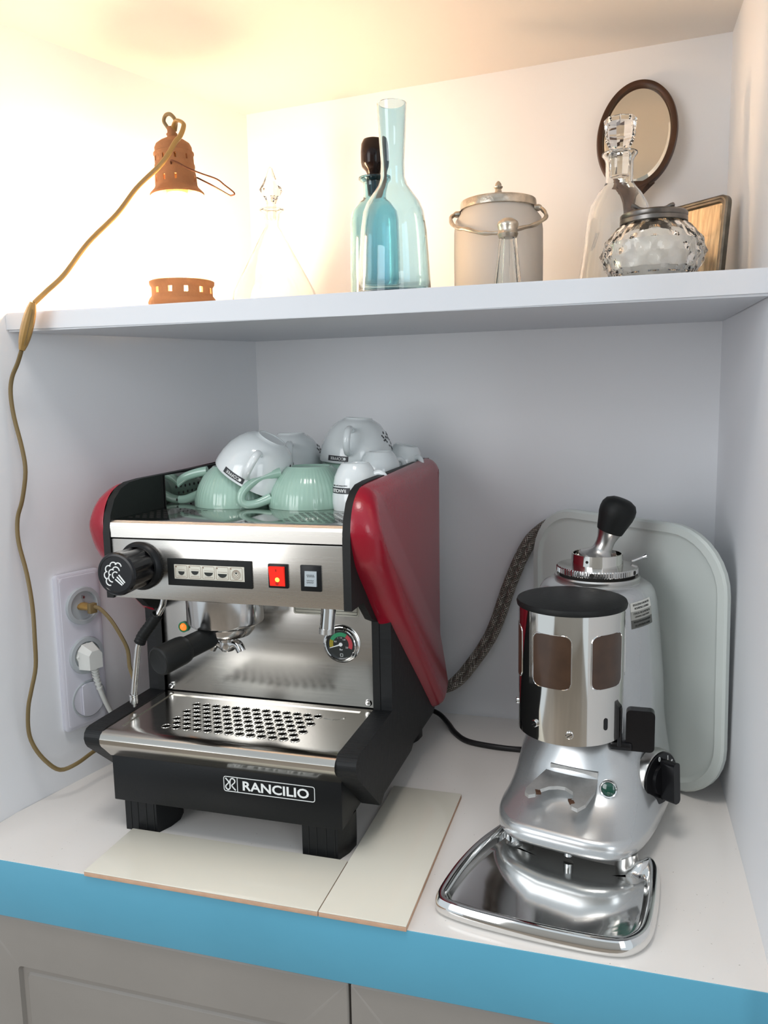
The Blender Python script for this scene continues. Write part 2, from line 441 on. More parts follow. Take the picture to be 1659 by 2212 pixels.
# red side panels
ro = [(-.4790, .402), (-.4755, .425), (-.4640, .443), (-.446, .4540), (-.424, .4583), (-.36, .4607), (-.25, .4640), (-.125, .4680), (-.092, .4672), (-.071, .458), (-.064, .440), (-.065, .36), (-.067, .26), (-.067, .18), (-.069, .145), (-.075, .110), (-.087, .082), (-.108, .064), (-.130, .0595), (-.148, .069), (-.175, .093), (-.235, .146), (-.305, .2065), (-.378, .272), (-.424, .320), (-.452, .349), (-.468, .370)]
ro3 = catmull([(y, z, 0) for y, z in ro], 5, True)
def red_panel(s):
    n = len(ro3); nor = []
    for i in range(n):
        d = (ro3[(i+1) % n]-ro3[i-1]).normalized(); nor.append(Vector((d.y, -d.x, 0)))   # inward for this winding
    c = sum(ro3, Vector((0, 0, 0)))/n
    if sum((nor[i].dot(c-ro3[i])) for i in range(n)) < 0: nor = [-q for q in nor]
    ca, cb = Vector((-.415, .447, 0)), Vector((-.069, .160, 0))
    cd = (cb-ca).normalized(); cn = Vector((cd.y, -cd.x, 0))
    if cn.dot(Vector((-.40, .35, 0))-ca) < 0: cn = -cn
    def H(p):
        d = cn.dot(p-ca); return .0185+.0165*max(0, min(1, d/.070))
    prof = [(0, 0), (0, .12), (.0010, .30), (.003, .52), (.007, .74), (.012, .89), (.018, .97), (.026, 1.0)]
    t = B(); rings = []
    for ins, h in prof:
        row = []
        for i in range(n):
            p = ro3[i]+nor[i]*ins; row.append((sx(s, .170+H(p)*h), p.x, p.y))
        rings.append(t.ring(row))
    for a, q in zip(rings, rings[1:]): t.skin(a, q)
    f = t.bm.faces.new(rings[-1]); bmesh.ops.triangulate(t.bm, faces=[f])
    for off in (0, .0175, .035, .0525, .070):
        p0 = ca+cn*off
        bmesh.ops.bisect_plane(t.bm, geom=list(t.bm.verts)+list(t.bm.edges)+list(t.bm.faces), plane_co=(0, p0.x, p0.y), plane_no=(0, cn.x, cn.y))
    for v in t.bm.verts:
        p = Vector((v.co.y, v.co.z, 0))
        if abs(v.co.x-X0) > .1705:
            dm = min((ro3[i]-p).length for i in range(n))
            if dm > .0255: v.co.x = sx(s, .170+H(p))
    return t
for s in (-1, 1): obj('side_panel', red_panel(s), 'red_plastic', em, smooth=28, label='glossy red plastic side panel')
# front panel, top lid, cup rail
b = B(); b.box(sx(-1, .1597), sx(1, .1597), -.479, -.464, .312, .3905, bev=.0015); fp = obj('front_panel', b, 'brushed_steel', em)
lid = [(-.479, .3922), (-.479, .4070), (-.4778, .4108), (-.4745, .4136), (-.470, .4145), (-.052, .4145), (-.052, .401), (-.465, .401), (-.465, .3922)]
b = B(); b.prism(lid, 'x', sx(-1, .1597), sx(1, .1597)); tl = obj('cup_tray', b, 'top_steel', em, smooth=14)
b = B()
lipp = [(-.4795, .3922), (-.4795, .4070), (-.4783, .4110), (-.4748, .4140), (-.4735, .4136), (-.4768, .4104), (-.478, .4070), (-.478, .3922)]
b.prism(lipp, 'x', sx(-1, .1598), sx(1, .1598)); obj('lid_front', b, 'brushed_steel', tl, smooth=14)
b = B()
for r in range(10):
    for c in range(9):
        for xs in (-.555, -.77):
            x = xs+c*.0105+(r % 2)*.005; y = -.452+r*.0085
            if (xs < -.7 and c > 6): continue
            b.box(x, x+.006, y, y+.0018, .4143, .4147)
obj('vent_slots', b, 'dark_gap', tl, smooth=0, kind='stuff')
def rail(s):
    b = B(); x = sx(s, .1585); b.box(min(x, x-s*.0015), max(x, x-s*.0015), -.347, -.055, .4145, .4605); r = obj('rail_panel', b, 'top_steel', em, smooth=0)
    p = B()
    for i in range(4):
        for j in range(7):
            y = -.318+j*.013+(i % 2)*.0065; z = .4215+i*.0095
            p.lathe([(0, .0002), (.0021, .0002), (.0021, 0)], M=axisM((x-s*.0016, y, z), (-s, 0, 0)), seg=10)
    obj('perforation', p, 'dark_gap', r, smooth=0, kind='stuff')
rail(-1); rail(1)
b = B(); b.box(sx(-1, .159), sx(1, .159), -.057, -.0555, .4145, .462); obj('rail_panel', b, 'top_steel', em, smooth=0)
# steam knob
def flute(n, dep):
    def rf(a, r, z): return r*(1-dep*(0.5+0.5*math.cos(n*a))**3) if .006 < z < .0500 else r
    return rf
KM = axisM((-.7365, -.479, .3560), (0, -1, 0))
b = B(); b.lathe([(0, 0), (.0310, 0), (.0318, .003), (.0300, .007), (.0268, .009), (.0262, .012)], M=KM, seg=64); kn = obj('steam_knob', b, 'black_plastic', em)
b = B(); b.lathe([(.0262, .010), (.0262, .030), (.0270, .047), (.0272, .053), (.0255, .0555), (.0228, .0558), (.0222, .0550), (0, .0550)], M=KM, seg=96, rf=flute(8, .10)); obj('knob_grip', b, 'black_gloss', kn)
b = B()
def kp(u, v): return KM @ Vector((-u*.0222, v*.0222, .0553)) if False else Vector((-.7365+u*.0222, -.479-.0553, .3560+v*.0222))
def arc(cu, cv, r, a0, a1): return [kp(cu+r*math.cos(math.radians(a0+(a1-a0)*k/8)), cv+r*math.sin(math.radians(a0+(a1-a0)*k/8))) for k in range(9)]
for c in ((.17, .45, .20, 0, 150), (-.12, .46, .22, 25, 190), (-.42, .26, .22, 60, 215), (-.52, -.08, .22, 95, 250), (-.42, -.42, .22, 120, 290),
          (.02, .20, .22, 0, 170), (-.22, .05, .22, 60, 215), (-.25, -.22, .22, 110, 280), (-.02, -.06, .20, 50, 235)):
    b.tube(arc(*c), .0008, 6)
for p in (((.18, -.02), (.55, -.45)), ((.06, -.14), (.46, -.53)), ((-.05, -.28), (.37, -.60))):
    b.tube([kp(*p[0]), kp(*p[1])], .0009, 6)
obj('steam_symbol', b, 'print_white', kn, kind='stuff')
# button panel
b = B(); b.box(-.6972, -.5795, -.4815, -.478, .3328, .3677, bev=.0006); bp_ = obj('button_panel', b, 'black_matte', em)
b = B(); b.box(-.6873, -.5892, -.4820, -.4810, .3415, .3603, bev=.0004); obj('button_foil', b, 'button_foil', bp_)
for k in range(5):
    x = -.6855+k*.0192; b = B(); d = B()
    b.tube([Vector((p[0], -.4820, p[1])) for p in rrect(x, x+.0168, .3432, .3590, .0015, 3)], .00022, 5, closed=True)
    if k < 4:
        w = (.0044, .0052, .0060, .0062)[k]; zc = (.3515, .3525, .3515, .3505)[k]
        pl = [(x+.0086-w, zc)]+[(x+.0086+w*math.cos(a), zc+.0048*math.sin(a)) for a in [PI+PI*j/10 for j in range(1, 10)]]+[(x+.0086+w, zc)]
        d.prism(pl, 'y', -.4818, -.4823)
        b.tube([(x+.0086-w, -.4820, zc+.0022), (x+.0086+w, -.4820, zc+.0022), (x+.0086+w+.0016, -.4820, zc)], .00014, 4)
        b.tube([(x+.0026, -.4820, .3453), (x+.0146, -.4820, .3453)], .0002, 4)
    else:
        for r_ in (.0028, .0044, .0058):
            b.tube([(x+.0084+r_*math.cos(q), -.4820, .3518-(r_-.0014)*.35+r_*math.sin(q)) for q in [2*PI*j/20 for j in range(20)]], .00028, 4, closed=True)
        d.lathe([(0, .0003), (.0012, .0003), (.0012, 0)], M=axisM((x+.0084, -.4820, .3522), (0, -1, 0)), seg=10)
    b.lathe([(0, .0003), (.0008, .0003), (.0008, 0)], M=axisM((x+.0014, -.4820, .3574), (0, -1, 0)), seg=10)
    obj('button_outline', b, 'print_brown', bp_, kind='stuff'); obj('button_symbol', d, 'print_dark', bp_)
# power switch and warmer switch
b = B(); b.box(-.5572, -.5310, -.4822, -.478, .3358, .3659, bev=.0010); sw = obj('power_switch', b, 'black_plastic', em)
b = B(); b.prism([(-.4815, .3386), (-.4815, .3632), (-.4865, .3630), (-.4845, .3510), (-.4830, .3388)], 'x', -.5546, -.5347, bev=.0005); obj('rocker', b, 'switch_red', sw, label='glowing red rocker')
b = B(); b.lathe([(0, .0006), (.0026, .0003), (.0030, 0)], M=axisM((-.5440, -.4846, .3470), (0, -1, -.12)), seg=16); obj('pilot_glow', b, 'switch_glow', sw)
b = B(); b.tube([(-.5447, -.4863, .3575), (-.5447, -.4867, .3605)], .0003, 5)
b.tube([(-.5447+.0014*math.cos(a), -.4842, .3420+.0016*math.sin(a)) for a in [2*PI*j/14 for j in range(14)]], .0003, 5, closed=True); obj('switch_marks', b, 'print_dark', sw, kind='stuff')
b = B(); b.box(-.5146, -.4878, -.4822, -.478, .3338, .3660, bev=.0010); sw = obj('warmer_switch', b, 'black_plastic', em)
b = B(); b.prism([(-.4815, .3405), (-.4815, .3592), (-.4832, .3590), (-.4842, .3500), (-.4850, .3407)], 'x', -.5083, -.4930, bev=.0008); obj('rocker', b, 'switch_grey', sw, label='translucent grey rocker')
b = B()
for k in range(5): b.tube([(-.5046+k*.0020+.0006*math.sin(j*1.6), -.4844, .3520+j*.0008) for j in range(5)], .00022, 4)
for k in range(2): b.tube([(-.5055+j*.0010, -.4851, .3455+k*.0024+.0005*math.cos(j*2.1)) for j in range(10)], .00022, 4)
obj('switch_marks', b, 'print_dark', sw, kind='stuff')
# backsplash with its fittings
b = B(); b.box(sx(-1, .160), sx(1, .160), -.369, -.366, .1475, .318, bev=.0006); bs = obj('backsplash', b, 'splash_steel', em)
for x, z in ((-.7718, .1532), (-.4682, .1542)):
    b = B(); b.lathe([(.0049, 0), (.0047, .0012), (.0036, .0024), (0, .0030)], M=axisM((x, -.369, z), (0, -1, 0)), seg=20); sc = obj('screw', b, 'chrome', bs)
    b = B(); b.box(x-.0022, x+.0022, -.3722, -.3712, z-.0004, z+.0004); b.box(x-.0004, x+.0004, -.3722, -.3712, z-.0022, z+.0022); obj('screw_slot', b, 'dark_gap', sc, smooth=0)
b = B(); b.lathe([(.0078, 0), (.0078, .003), (.0062, .0036), (.0056, .002)], M=axisM((-.7454, -.369, .2440), (0, -1, 0)), seg=24); pl = obj('pilot_lamp', b, 'dial_green', bs)
b = B(); b.lathe([(.0058, .001), (.0052, .0034), (.003, .0050), (0, .0054)], M=axisM((-.7454, -.369, .2440), (0, -1, 0)), seg=20); obj('pilot_lens', b, 'pilot_orange', pl)
GC = Vector((-.5042, -.369, .2355)); GM = axisM(GC, (0, -1, 0))
b = B(); b.lathe([(.0262, 0), (.0262, .003), (.0250, .0042), (.0232, .0046), (.0222, .008), (.0210, .0086), (.0203, .008), (.0203, .004)], M=GM, seg=64); ga = obj('pressure_gauge', b, 'chrome', bs)
b = B(); b.lathe([(0, .0045), (.0204, .0045)], M=GM, seg=48); obj('dial', b, 'dial_black', ga)
def gp(r, a, d=.0047): return (GC.x+r*math.cos(math.radians(a)), GC.y-d, GC.z+r*math.sin(math.radians(a)))
def band(a0, a1, m):
    b = B(); n = 14
    b.loft([[gp(.0112, a0+(a1-a0)*k/n), gp(.0166, a0+(a1-a0)*k/n), gp(.0166, a0+(a1-a0)*k/n, .0050), gp(.0112, a0+(a1-a0)*k/n, .0050)] for k in range(n+1)])
    obj('dial_band', b, m, ga)
band(158, 198, 'dial_yellow'); band(58, 157, 'dial_green'); band(-22, 57, 'dial_red')
b = B(); b.lathe([(0, .0066), (.0026, .0064), (.0027, .0052)], M=GM, seg=20)
a_ = 200
b.loft([[gp(.001, a_+90, .0056), gp(.001, a_-90, .0056), gp(.001, a_-90, .0062), gp(.001, a_+90, .0062)], [gp(.0172, a_+1, .0056), gp(.0172, a_-1, .0056), gp(.0172, a_-1, .0060), gp(.0172, a_+1, .0060)]])
obj('needle', b, 'print_white', ga)
for s_, h_, u_, v_ in (('Bar', .0024, .0004, -.0072), ('0.5', .0020, -.0078, .0035), ('1', .0019, -.0042, .0088), ('1.3', .0019, .0004, .0092), ('1.65', .0018, .0048, .0068), ('2.5', .0021, .0084, -.0040)):
    obj('dial_figure', text_b(s_, h_, lambda u, v, w, U=u_, V=v_: (GC.x+U+u, GC.y-.0047-w, GC.z+V+v)), 'print_white', ga)
b = B(); b.tube([(GC.x+.0006+p[0], GC.y-.0048, GC.z-.0150+p[1]) for p in rrect(-.0018, .0018, -.0018, .0018, .0004, 2)], .0003, 4, closed=True); obj('dial_mark', b, 'print_white', ga)
b = B(); b.prism(rrect(-.5735, -.4785, .2735, .312, .003), 'y', -.369, -.3698); ip = obj('rating_plate', b, 'label_foil', bs)
b = B(); b.tube([(p[0], -.3698, p[1]) for p in rrect(-.571, -.481, .2757, .312, .002)], .0003, 4, closed=True)
b.tube([(-.571, -.3698, .2800), (-.481, -.3698, .2800)], .0003, 4); obj('plate_lines', b, 'print_dark', ip, kind='stuff')
# group head, portafilter
GX, GY = -.648, -.425
b = B(); b.lathe([(0, .330), (.0510, .330), (.0512, .2775), (.0500, .2740), (.0450, .2705), (.0380, .2680), (0, .268)], (GX, GY, 0), 64); gh = obj('group_head', b, 'worn_chrome', em)
b = B(); b.lathe([(0, .272), (.0385, .272), (.0375, .262), (.0330, .256), (.018, .2525), (.012, .250), (.011, .246), (0, .246)], (GX, GY, 0), 48); pf = obj('portafilter', b, 'worn_chrome', em)
h0, h1 = Vector((-.655, -.452, .2600)), Vector((-.6835, -.5360, .2495))
hd = (h1-h0)
b = B(); b.tube([Vector((GX, GY, .262)), h0+hd*.1], .0075, 14)
obj('handle_stem', b, 'worn_chrome', pf)
L = hd.length
b = B(); b.lathe([(0, 0), (.0100, 0), (.0135, .002), (.0145, .008), (.0148, L*.45), (.0150, L*.50), (.0172, L*.53), (.0182, L*.60), (.0188, L*.95), (.0180, L*.985), (.0160, L), (.0145, L*.992), (0, L*.985)], M=axisM(h0, hd), seg=36); obj('handle', b, 'black_matte', pf)
b = B(); b.lathe([(0, .246), (.0095, .246), (.0100, .238), (.0075, .2325), (0, .2315)], (GX, GY, 0), 24)
for s in (-1, 1):
    p = catmull([(GX+s*.004, GY, .239), (GX+s*.012, GY-.001, .2435), (GX+s*.0185, GY-.002, .2405), (GX+s*.0225, GY-.003, .2335)], 5)
    b.tube(p, lambda t: .0062-.001*t, 12, flat=1.25)
obj('spout', b, 'worn_chrome', pf)
# steam wand and hot water nozzle
wp = catmull([(-.728, -.442, .320), (-.7305, -.4425, .300), (-.7365, -.444, .285), (-.748, -.446, .270), (-.7605, -.448, .254), (-.7680, -.4495, .240), (-.7715, -.450, .222), (-.7765, -.4505, .190), (-.7800, -.451, .166)], 5)
b = B(); b.tube(wp, .0042, 14); sw = obj('steam_wand', b, 'chrome', em)
b = B(); q = catmull([(-.7395, -.4445, .2815), (-.750, -.4465, .2672), (-.7612, -.448, .2530), (-.7668, -.4492, .2420)], 8)
b.tube(q, lambda t: .0078+.0004*math.sin(t*60), 16); obj('grip_sleeve', b, 'black_matte', sw)
b = B(); b.lathe([(0, .151), (.0022, .151), (.0026, .1545), (.0050, .1560), (.0055, .160), (.0053, .166), (.0058, .1665), (.0058, .169), (.0042, .1695)], (-.7802, -.451, 0), 24); obj('nozzle_tip', b, 'chrome', sw)
b = B(); b.tube([(-.5020, -.422, .320), (-.5022, -.422, .2960), (-.5050, -.423, .2690)], .0098, 24); wn = obj('water_nozzle', b, 'chrome', em)
b = B(); b.tube([(-.5050, -.423, .2720), (-.5054, -.4232, .2650)], .0101, 24); obj('aerator', b, 'satin_metal', wn)
# drip tray
nose = [(-.3695, .1420), (-.3695, .1462), (-.5130, .1462), (-.5215, .1450), (-.5270, .1418), (-.5300, .1368), (-.5298, .1310), (-.5270, .1260), (-.5220, .1210), (-.5085, .1068), (-.5072, .1072), (-.5072, .112), (-.518, .1235), (-.518, .142)]
fr0, fr1, fa, fb = -.7645, -.4755, -.5035, -.3815
b = B()
front = [(-.5035, .1462)]+nose[2:-1]+[(-.5160, .1240), (-.5160, .1395), (-.5035, .1400)]
b.prism(front, 'x', sx(-1, .1605), sx(1, .1605))
b.prism([(-.3695, .140), (-.3695, .1462), (-.3815, .1462), (-.3815, .140)], 'x', sx(-1, .1605), sx(1, .1605))
b.box(sx(-1, .1605), fr0, fa, fb, .140, .1462); b.box(fr1, sx(1, .1605), fa, fb, .140, .1462)
dt = obj('drip_tray', b, 'tray_steel', em, smooth=30)
b = B(); zp = .1449; hp = .01514
def hexcell(x, y, hole):
    N = 12
    hexp = []
    for k in range(6):
        a0 = PI/6+k*PI/3; a1 = a0+PI/3; R = hp/math.sqrt(3)
        p0 = Vector((x+R*math.cos(a0), y+R*math.sin(a0), zp)); p1 = Vector((x+R*math.cos(a1), y+R*math.sin(a1), zp))
        hexp += [p0, (p0+p1)/2]
    o = [b.bm.verts.new(p) for p in hexp]
    if not hole: b.bm.faces.new(o); return
    rows = [o]
    for r, dz in ((.0066, 0), (.0063, .0008), (.0058, .0008), (.0054, -.0002), (.0054, -.0014)):
        rows.append([b.bm.verts.new((x+r*math.cos(PI/6+2*PI*k/N), y+r*math.sin(PI/6+2*PI*k/N), zp+dz)) for k in range(N)])
    for a, c in zip(rows, rows[1:]): b.skin(a, c)
for r in range(-2, 10):
    y = -.4873+r*.01314
    for c in range(-6, 19):
        x = -.7085+c*hp+(r % 2)*hp/2
        if not (fr0-.011 < x < fr1+.011 and fa-.0095 < y < fb+.0095): continue
        hole = 0 <= r <= 6 and 0 <= c <= (12 if r % 2 == 0 else 11)
        hexcell(x, y, hole)
bmesh.ops.remove_doubles(b.bm, verts=b.bm.verts, dist=1e-5)
obj('perforated_plate', b, 'tray_steel', dt, smooth=40)
b = B(); b.box(fr0, fr1, fa, fb, .1135, .114); obj('tray_floor', b, 'dark_gap', dt, smooth=0)
b = B()
lf = [(-.0140, -.002), (-.009, .003), (-.003, .0045), (.002, .0035), (.0035, .0055), (.008, .0045), (.0135, .0075), (.013, .0035), (.0085, .001), (.0065, -.002), (.001, -.003), (-.001, -.0052), (-.006, -.004)]
b.prism([(-.5030+p[0], -.4105+p[1]) for p in lf], 'z', zp, zp+.0008, bev=.0002); obj('embossed_leaf', b, 'tray_steel', dt)
# power cable with white plug
# ------------------------------------------------------------------ cups on the machine
ZT = .4147
def green_proto():
    t = thing('green_cup', 'pale green ribbed cup', 'cup', (0, 0, 0), 'pale green ribbed cups stacked upside down')
    def rib(a, r, z): return r*(1-.015*(1-abs(math.cos(28*a))**3)) if .004 < z < .053 else r
    out = [(.0600, 0), (.0605, .003), (.0602, .010), (.0580, .020), (.0535, .031), (.0470, .042), (.0385, .0515), (.0335, .0550), (.0320, .0568), (.0300, .0568), (.0290, .0550), (0, .0545)]
    inn = [(0, .050), (.030, .0495), (.042, .041), (.050, .030), (.0550, .019), (.0572, .009), (.0575, .001)]
    b = B(); b.lathe(out+inn, seg=176, rf=rib, closed=True); obj('cup_body', b, 'green_glaze', t, smooth=50)
    p = catmull([(-.0430, 0, .0490), (-.060, 0, .0460), (-.080, 0, .0390), (-.0960, 0, .0260), (-.1000, 0, .0140), (-.0940, 0, .0070), (-.080, 0, .0068), (-.066, 0, .0110), (-.058, 0, .014)], 6)
    b = B(); b.tube(p, lambda u: .0058-.0010*math.sin(PI*u), 14, flat=1.25); obj('handle', b, 'green_glaze', t)
    return t
def white_proto():
    t = thing('coffee_cup', 'white cup', 'cup', (0, 0, 0), 'large white coffee cups stacked upside down')
    out = [(.0570, 0), (.0575, .002), (.0570, .010), (.0550, .022), (.0505, .036), (.0430, .049), (.0350, .0585), (.0270, .0640), (.0220, .0662), (.0212, .0680), (.0195, .0680), (.0188, .0668), (0, .0660)]
    inn = [(0, .0600), (.028, .0590), (.039, .0490), (.047, .0360), (.0515, .022), (.0540, .010), (.0545, .001)]
    b = B(); b.lathe(out+inn, seg=72, closed=True); cb = obj('cup_body', b, 'white_china', t, smooth=50)
    def sr(z):
        for (ra, za), (rb, zb) in zip(out, out[1:]):
            if za <= z <= zb: return ra+(rb-ra)*(z-za)/(zb-za+1e-9)
        return .05
    p = catmull([(0, -.0440, .0500), (0, -.0560, .0540), (0, -.0680, .0500), (0, -.0740, .0380), (0, -.0710, .0250), (0, -.0620, .0170), (0, -.0540, .0165)], 6)
    b = B(); b.tube(p, .0055, 14, flat=.75); obj('handle', b, 'white_china', t)
    for k in range(4):
        for (da, w) in ((0, .30), (.42, .10)):
            a0 = -PI/2-.62+k*PI/2+da
            n = 8; b = B()
            b.loft([[((sr(zz)+dr)*math.cos(a0+w*2*j/n), (sr(zz)+dr)*math.sin(a0+w*2*j/n), zz) for zz, dr in ((.0035, .0001), (.0115, .0001), (.0115, .0005), (.0035, .0005))] for j in range(n+1)])
            obj('printed_label', b, 'cup_print', cb)
        a0 = -PI/2-.62+k*PI/2
        obj('label_lettering', text_b('COFFEE', .0042, lambda u, v, ww, A=a0: ((sr(.0075+v)+.0005+ww)*math.cos(A+.30+u/.057), (sr(.0075+v)+.0005+ww)*math.sin(A+.30+u/.057), .0075+v), width=.024, flip=True), 'print_white', cb)
        w = B(); w.lathe([(0, .0004), (.0022, .0003), (.0022, 0)], M=axisM((.0578*math.cos(a0+.52), .0578*math.sin(a0+.52), .0075), (math.cos(a0+.52), math.sin(a0+.52), .05)), seg=10)
        obj('printed_dot', w, 'print_white', cb)
    # scattered bean print on one side
    d = B(); rnd = random.Random(3)
    for k in range(26):
        a = -.05+rnd.uniform(-.38, .38); z = rnd.uniform(.018, .048); r_ = sr(z)
        d.lathe([(0, .0006), (.0013+rnd.random()*.0012, .0004), (.0017, 0)], M=axisM((r_*math.cos(a), r_*math.sin(a), z), (math.cos(a), math.sin(a), .5)), seg=7)
    obj('bean_print', d, 'cup_print', cb, kind='stuff')
    return t
def espresso_proto():
    t = thing('espresso_cup', 'small white espresso cup', 'cup', (0, 0, 0), 'small white espresso cups stacked upside down')
    out = [(.0296, 0), (.0304, .002), (.0314, .010), (.0312, .020), (.0290, .033), (.0240, .044), (.0200, .0495), (.0185, .0512), (.0170, .0512), (.0160, .0495), (0, .049)]
    inn = [(0, .046), (.018, .0450), (.024, .036), (.0275, .022), (.0282, .010), (.0272, .001)]
    b = B(); b.lathe(out+inn, seg=56, closed=True); cb = obj('cup_body', b, 'white_china', t, smooth=50)
    p = catmull([(.0275, 0, .036), (.035, 0, .0375), (.0415, 0, .033), (.042, 0, .024), (.037, 0, .018), (.0315, 0, .0175)], 6)
    b = B(); b.tube(p, .0036, 12, flat=1.2); obj('handle', b, 'white_china', t)
    b = B(); n = 14; a0, a1 = -PI/2-1.05, -PI/2+.12
    b.loft([[((.0313+dr-.00004*(zz-.010)/.001)*math.cos(a0+(a1-a0)*j/n), (.0313+dr)*math.sin(a0+(a1-a0)*j/n), zz) for zz, dr in ((.0115, .0002), (.0195, .0002), (.0195, .0007), (.0115, .0007))] for j in range(n+1)])
    obj('logo_patch', b, 'cup_print', cb)
    am = (a0+a1)/2
    f = lambda u, v, w: ((.0320+w)*math.cos(am+u/.032), (.0320+w)*math.sin(am+u/.032), .0155+v)
    obj('logo_lettering', text_b('RANCILIO', .0048, f, width=.026, bold=.015, flip=True), 'print_white', cb)
    f2 = lambda u, v, w: ((.0311+w)*math.cos(am+u/.031), (.0311+w)*math.sin(am+u/.031), .0222+v)
    obj('motto_lettering', text_b('macchine per caff\u00e8', .0024, f2, width=.028, flip=True), 'cup_print', cb)
    return t
gp_ = green_proto(); wp_ = white_proto(); ep_ = espresso_proto()
def put(proto, first, loc, rz, label, tilt=None):
    r = proto if first else clone(proto)
    r.rotation_mode = 'XYZ'
    if tilt:
        M = Matrix.Rotation(tilt[0], 4, Vector(tilt[1])) @ Matrix.Rotation(rz, 4, 'Z'); r.rotation_euler = M.to_euler()
    else: r.rotation_euler = (0, 0, rz)
    r.location = loc; r['label'] = label
    return r
put(gp_, True, (-.6885, -.3000, ZT), .12, 'pale green ribbed cup upside down at the left end of the machine top')
put(gp_, False, (-.5720, -.2985, ZT), .66, 'pale green ribbed cup upside down beside the small espresso cups')
put(gp_, False, (-.5440, -.1700, ZT), -1.5, 'lower pale green ribbed cup under the white cup with bean print')
put(gp_, False, (-.5440, -.1700, ZT+.022), -1.7, 'upper pale green ribbed cup directly under the white cup with bean print')
put(gp_, False, (-.6620, -.1550, ZT), -1.4, 'pale green ribbed cup hidden under the rearmost white cup')
put(wp_, True, (-.6625, -.3000, .4530), .22, 'white coffee cup tipped over the leftmost green cup', (.545, (0, 1, 0)))
put(wp_, False, (-.6600, -.1550, ZT+.0300), .35, 'rearmost white coffee cup half hidden behind the tipped cup')
put(wp_, False, (-.5440, -.1710, ZT+.0535), .10, 'white coffee cup with dark bean print standing highest on the right', (.07, (0, 1, 0)))
put(ep_, True, (-.4935, -.3300, ZT), 2.6, 'lowest espresso cup, under the nearest espresso cup')
put(ep_, False, (-.4925, -.3290, ZT+.0125), -.05, 'nearest espresso cup with dark logo, stacked beside the right green cup')
put(ep_, False, (-.4920, -.2200, ZT), 2.1, 'lower espresso cup of the middle pair by the red panel')
put(ep_, False, (-.4905, -.2200, ZT+.0210), .85, 'upper espresso cup of the middle pair with motto print by the red panel')
put(ep_, False, (-.4880, -.1250, ZT), 1.9, 'lower espresso cup of the rearmost pair by the red panel')
put(ep_, False, (-.4850, -.1250, ZT+.0260), -.6, 'upper tipped espresso cup of the rearmost pair by the red panel', (.20, (0, 1, 0)))

# ------------------------------------------------------------------ grinder
G = Vector((-.1745, -.25, 0)); F = Vector((-.225, -.974, 0)).normalized(); RV = Vector((.974, -.225, 0)).normalized()
def gl(u, v, z): return G+RV*u+F*v+Vector((0, 0, z))
gr = thing('coffee_grinder', 'silver coffee grinder with chrome doser and black lid', 'coffee grinder', (G.x, G.y, 0))
# z, half width, front reach, back reach, side shift, squareness at front
sec = [(.0225, .088, .197, .094, .011, 4.4), (.0245, .0950, .205, .0965, .011, 4.4), (.030, .0972, .209, .098, .011, 4.4), (.042, .0972, .2085, .098, .011, 4.4), (.0462, .0962, .2062, .0975, .011, 4.3), (.0482, .0955, .2020, .0975, .011, 4.2),
       (.0515, .0948, .1945, .0975, .011, 4.0), (.0590, .0935, .180, .0975, .011, 3.8), (.068, .0925, .163, .0975, .010, 3.6), (.080, .0910, .150, .0972, .009, 3.4), (.098, .0890, .140, .097, .008, 3.1),
       (.120, .0855, .130, .0965, .008, 2.5), (.140, .0865, .119, .0965, .005, 2.3), (.158, .0880, .103, .095, .003, 2.1), (.180, .0890, .094, .0935, .001, 2.0), (.22, .0865, .089, .0895, 0, 2.0),
       (.26, .0825, .0845, .0845, 0, 2.0), (.290, .0790, .080, .080, 0, 2.0), (.302, .0760, .0765, .0765, 0, 2), (.309, .0715, .0715, .0715, 0, 2), (.3135, .0640, .064, .064, 0, 2), (.3145, .056, .056, .056, 0, 2)]
def gsec(z, w, fr, bk, sh, e):
    out = []; n = 72
    for k in range(n):
        a = 2*PI*k/n; c, s_ = math.cos(a), math.sin(a)
        ee = e if s_ > 0 else 2.0
        u = w*math.copysign(abs(c)**(2/ee), c); v = (fr if s_ > 0 else bk)*math.copysign(abs(s_)**(2/ee), s_)
        out.append(gl(u+sh, v, z))
    return out
b = B(); b.loft([gsec(*q) for q in sec]); obj('housing', b, 'grinder_silver', gr, smooth=60)
for u, v in ((-.045, .160), (.085, .165), (-.05, -.05), (.07, -.05)):
    b = B(); b.lathe([(0, 0), (.0135, 0), (.0145, .004), (.0135, .012), (.012, .024), (0, .024)], gl(u, v, 0), 24); obj('foot', b, 'satin_metal', gr)
b = B(); b.tube([gl(.02, .185, .012), gl(.02, .185, .026)], .006, 12); obj('tray_pin', b, 'chrome', gr)
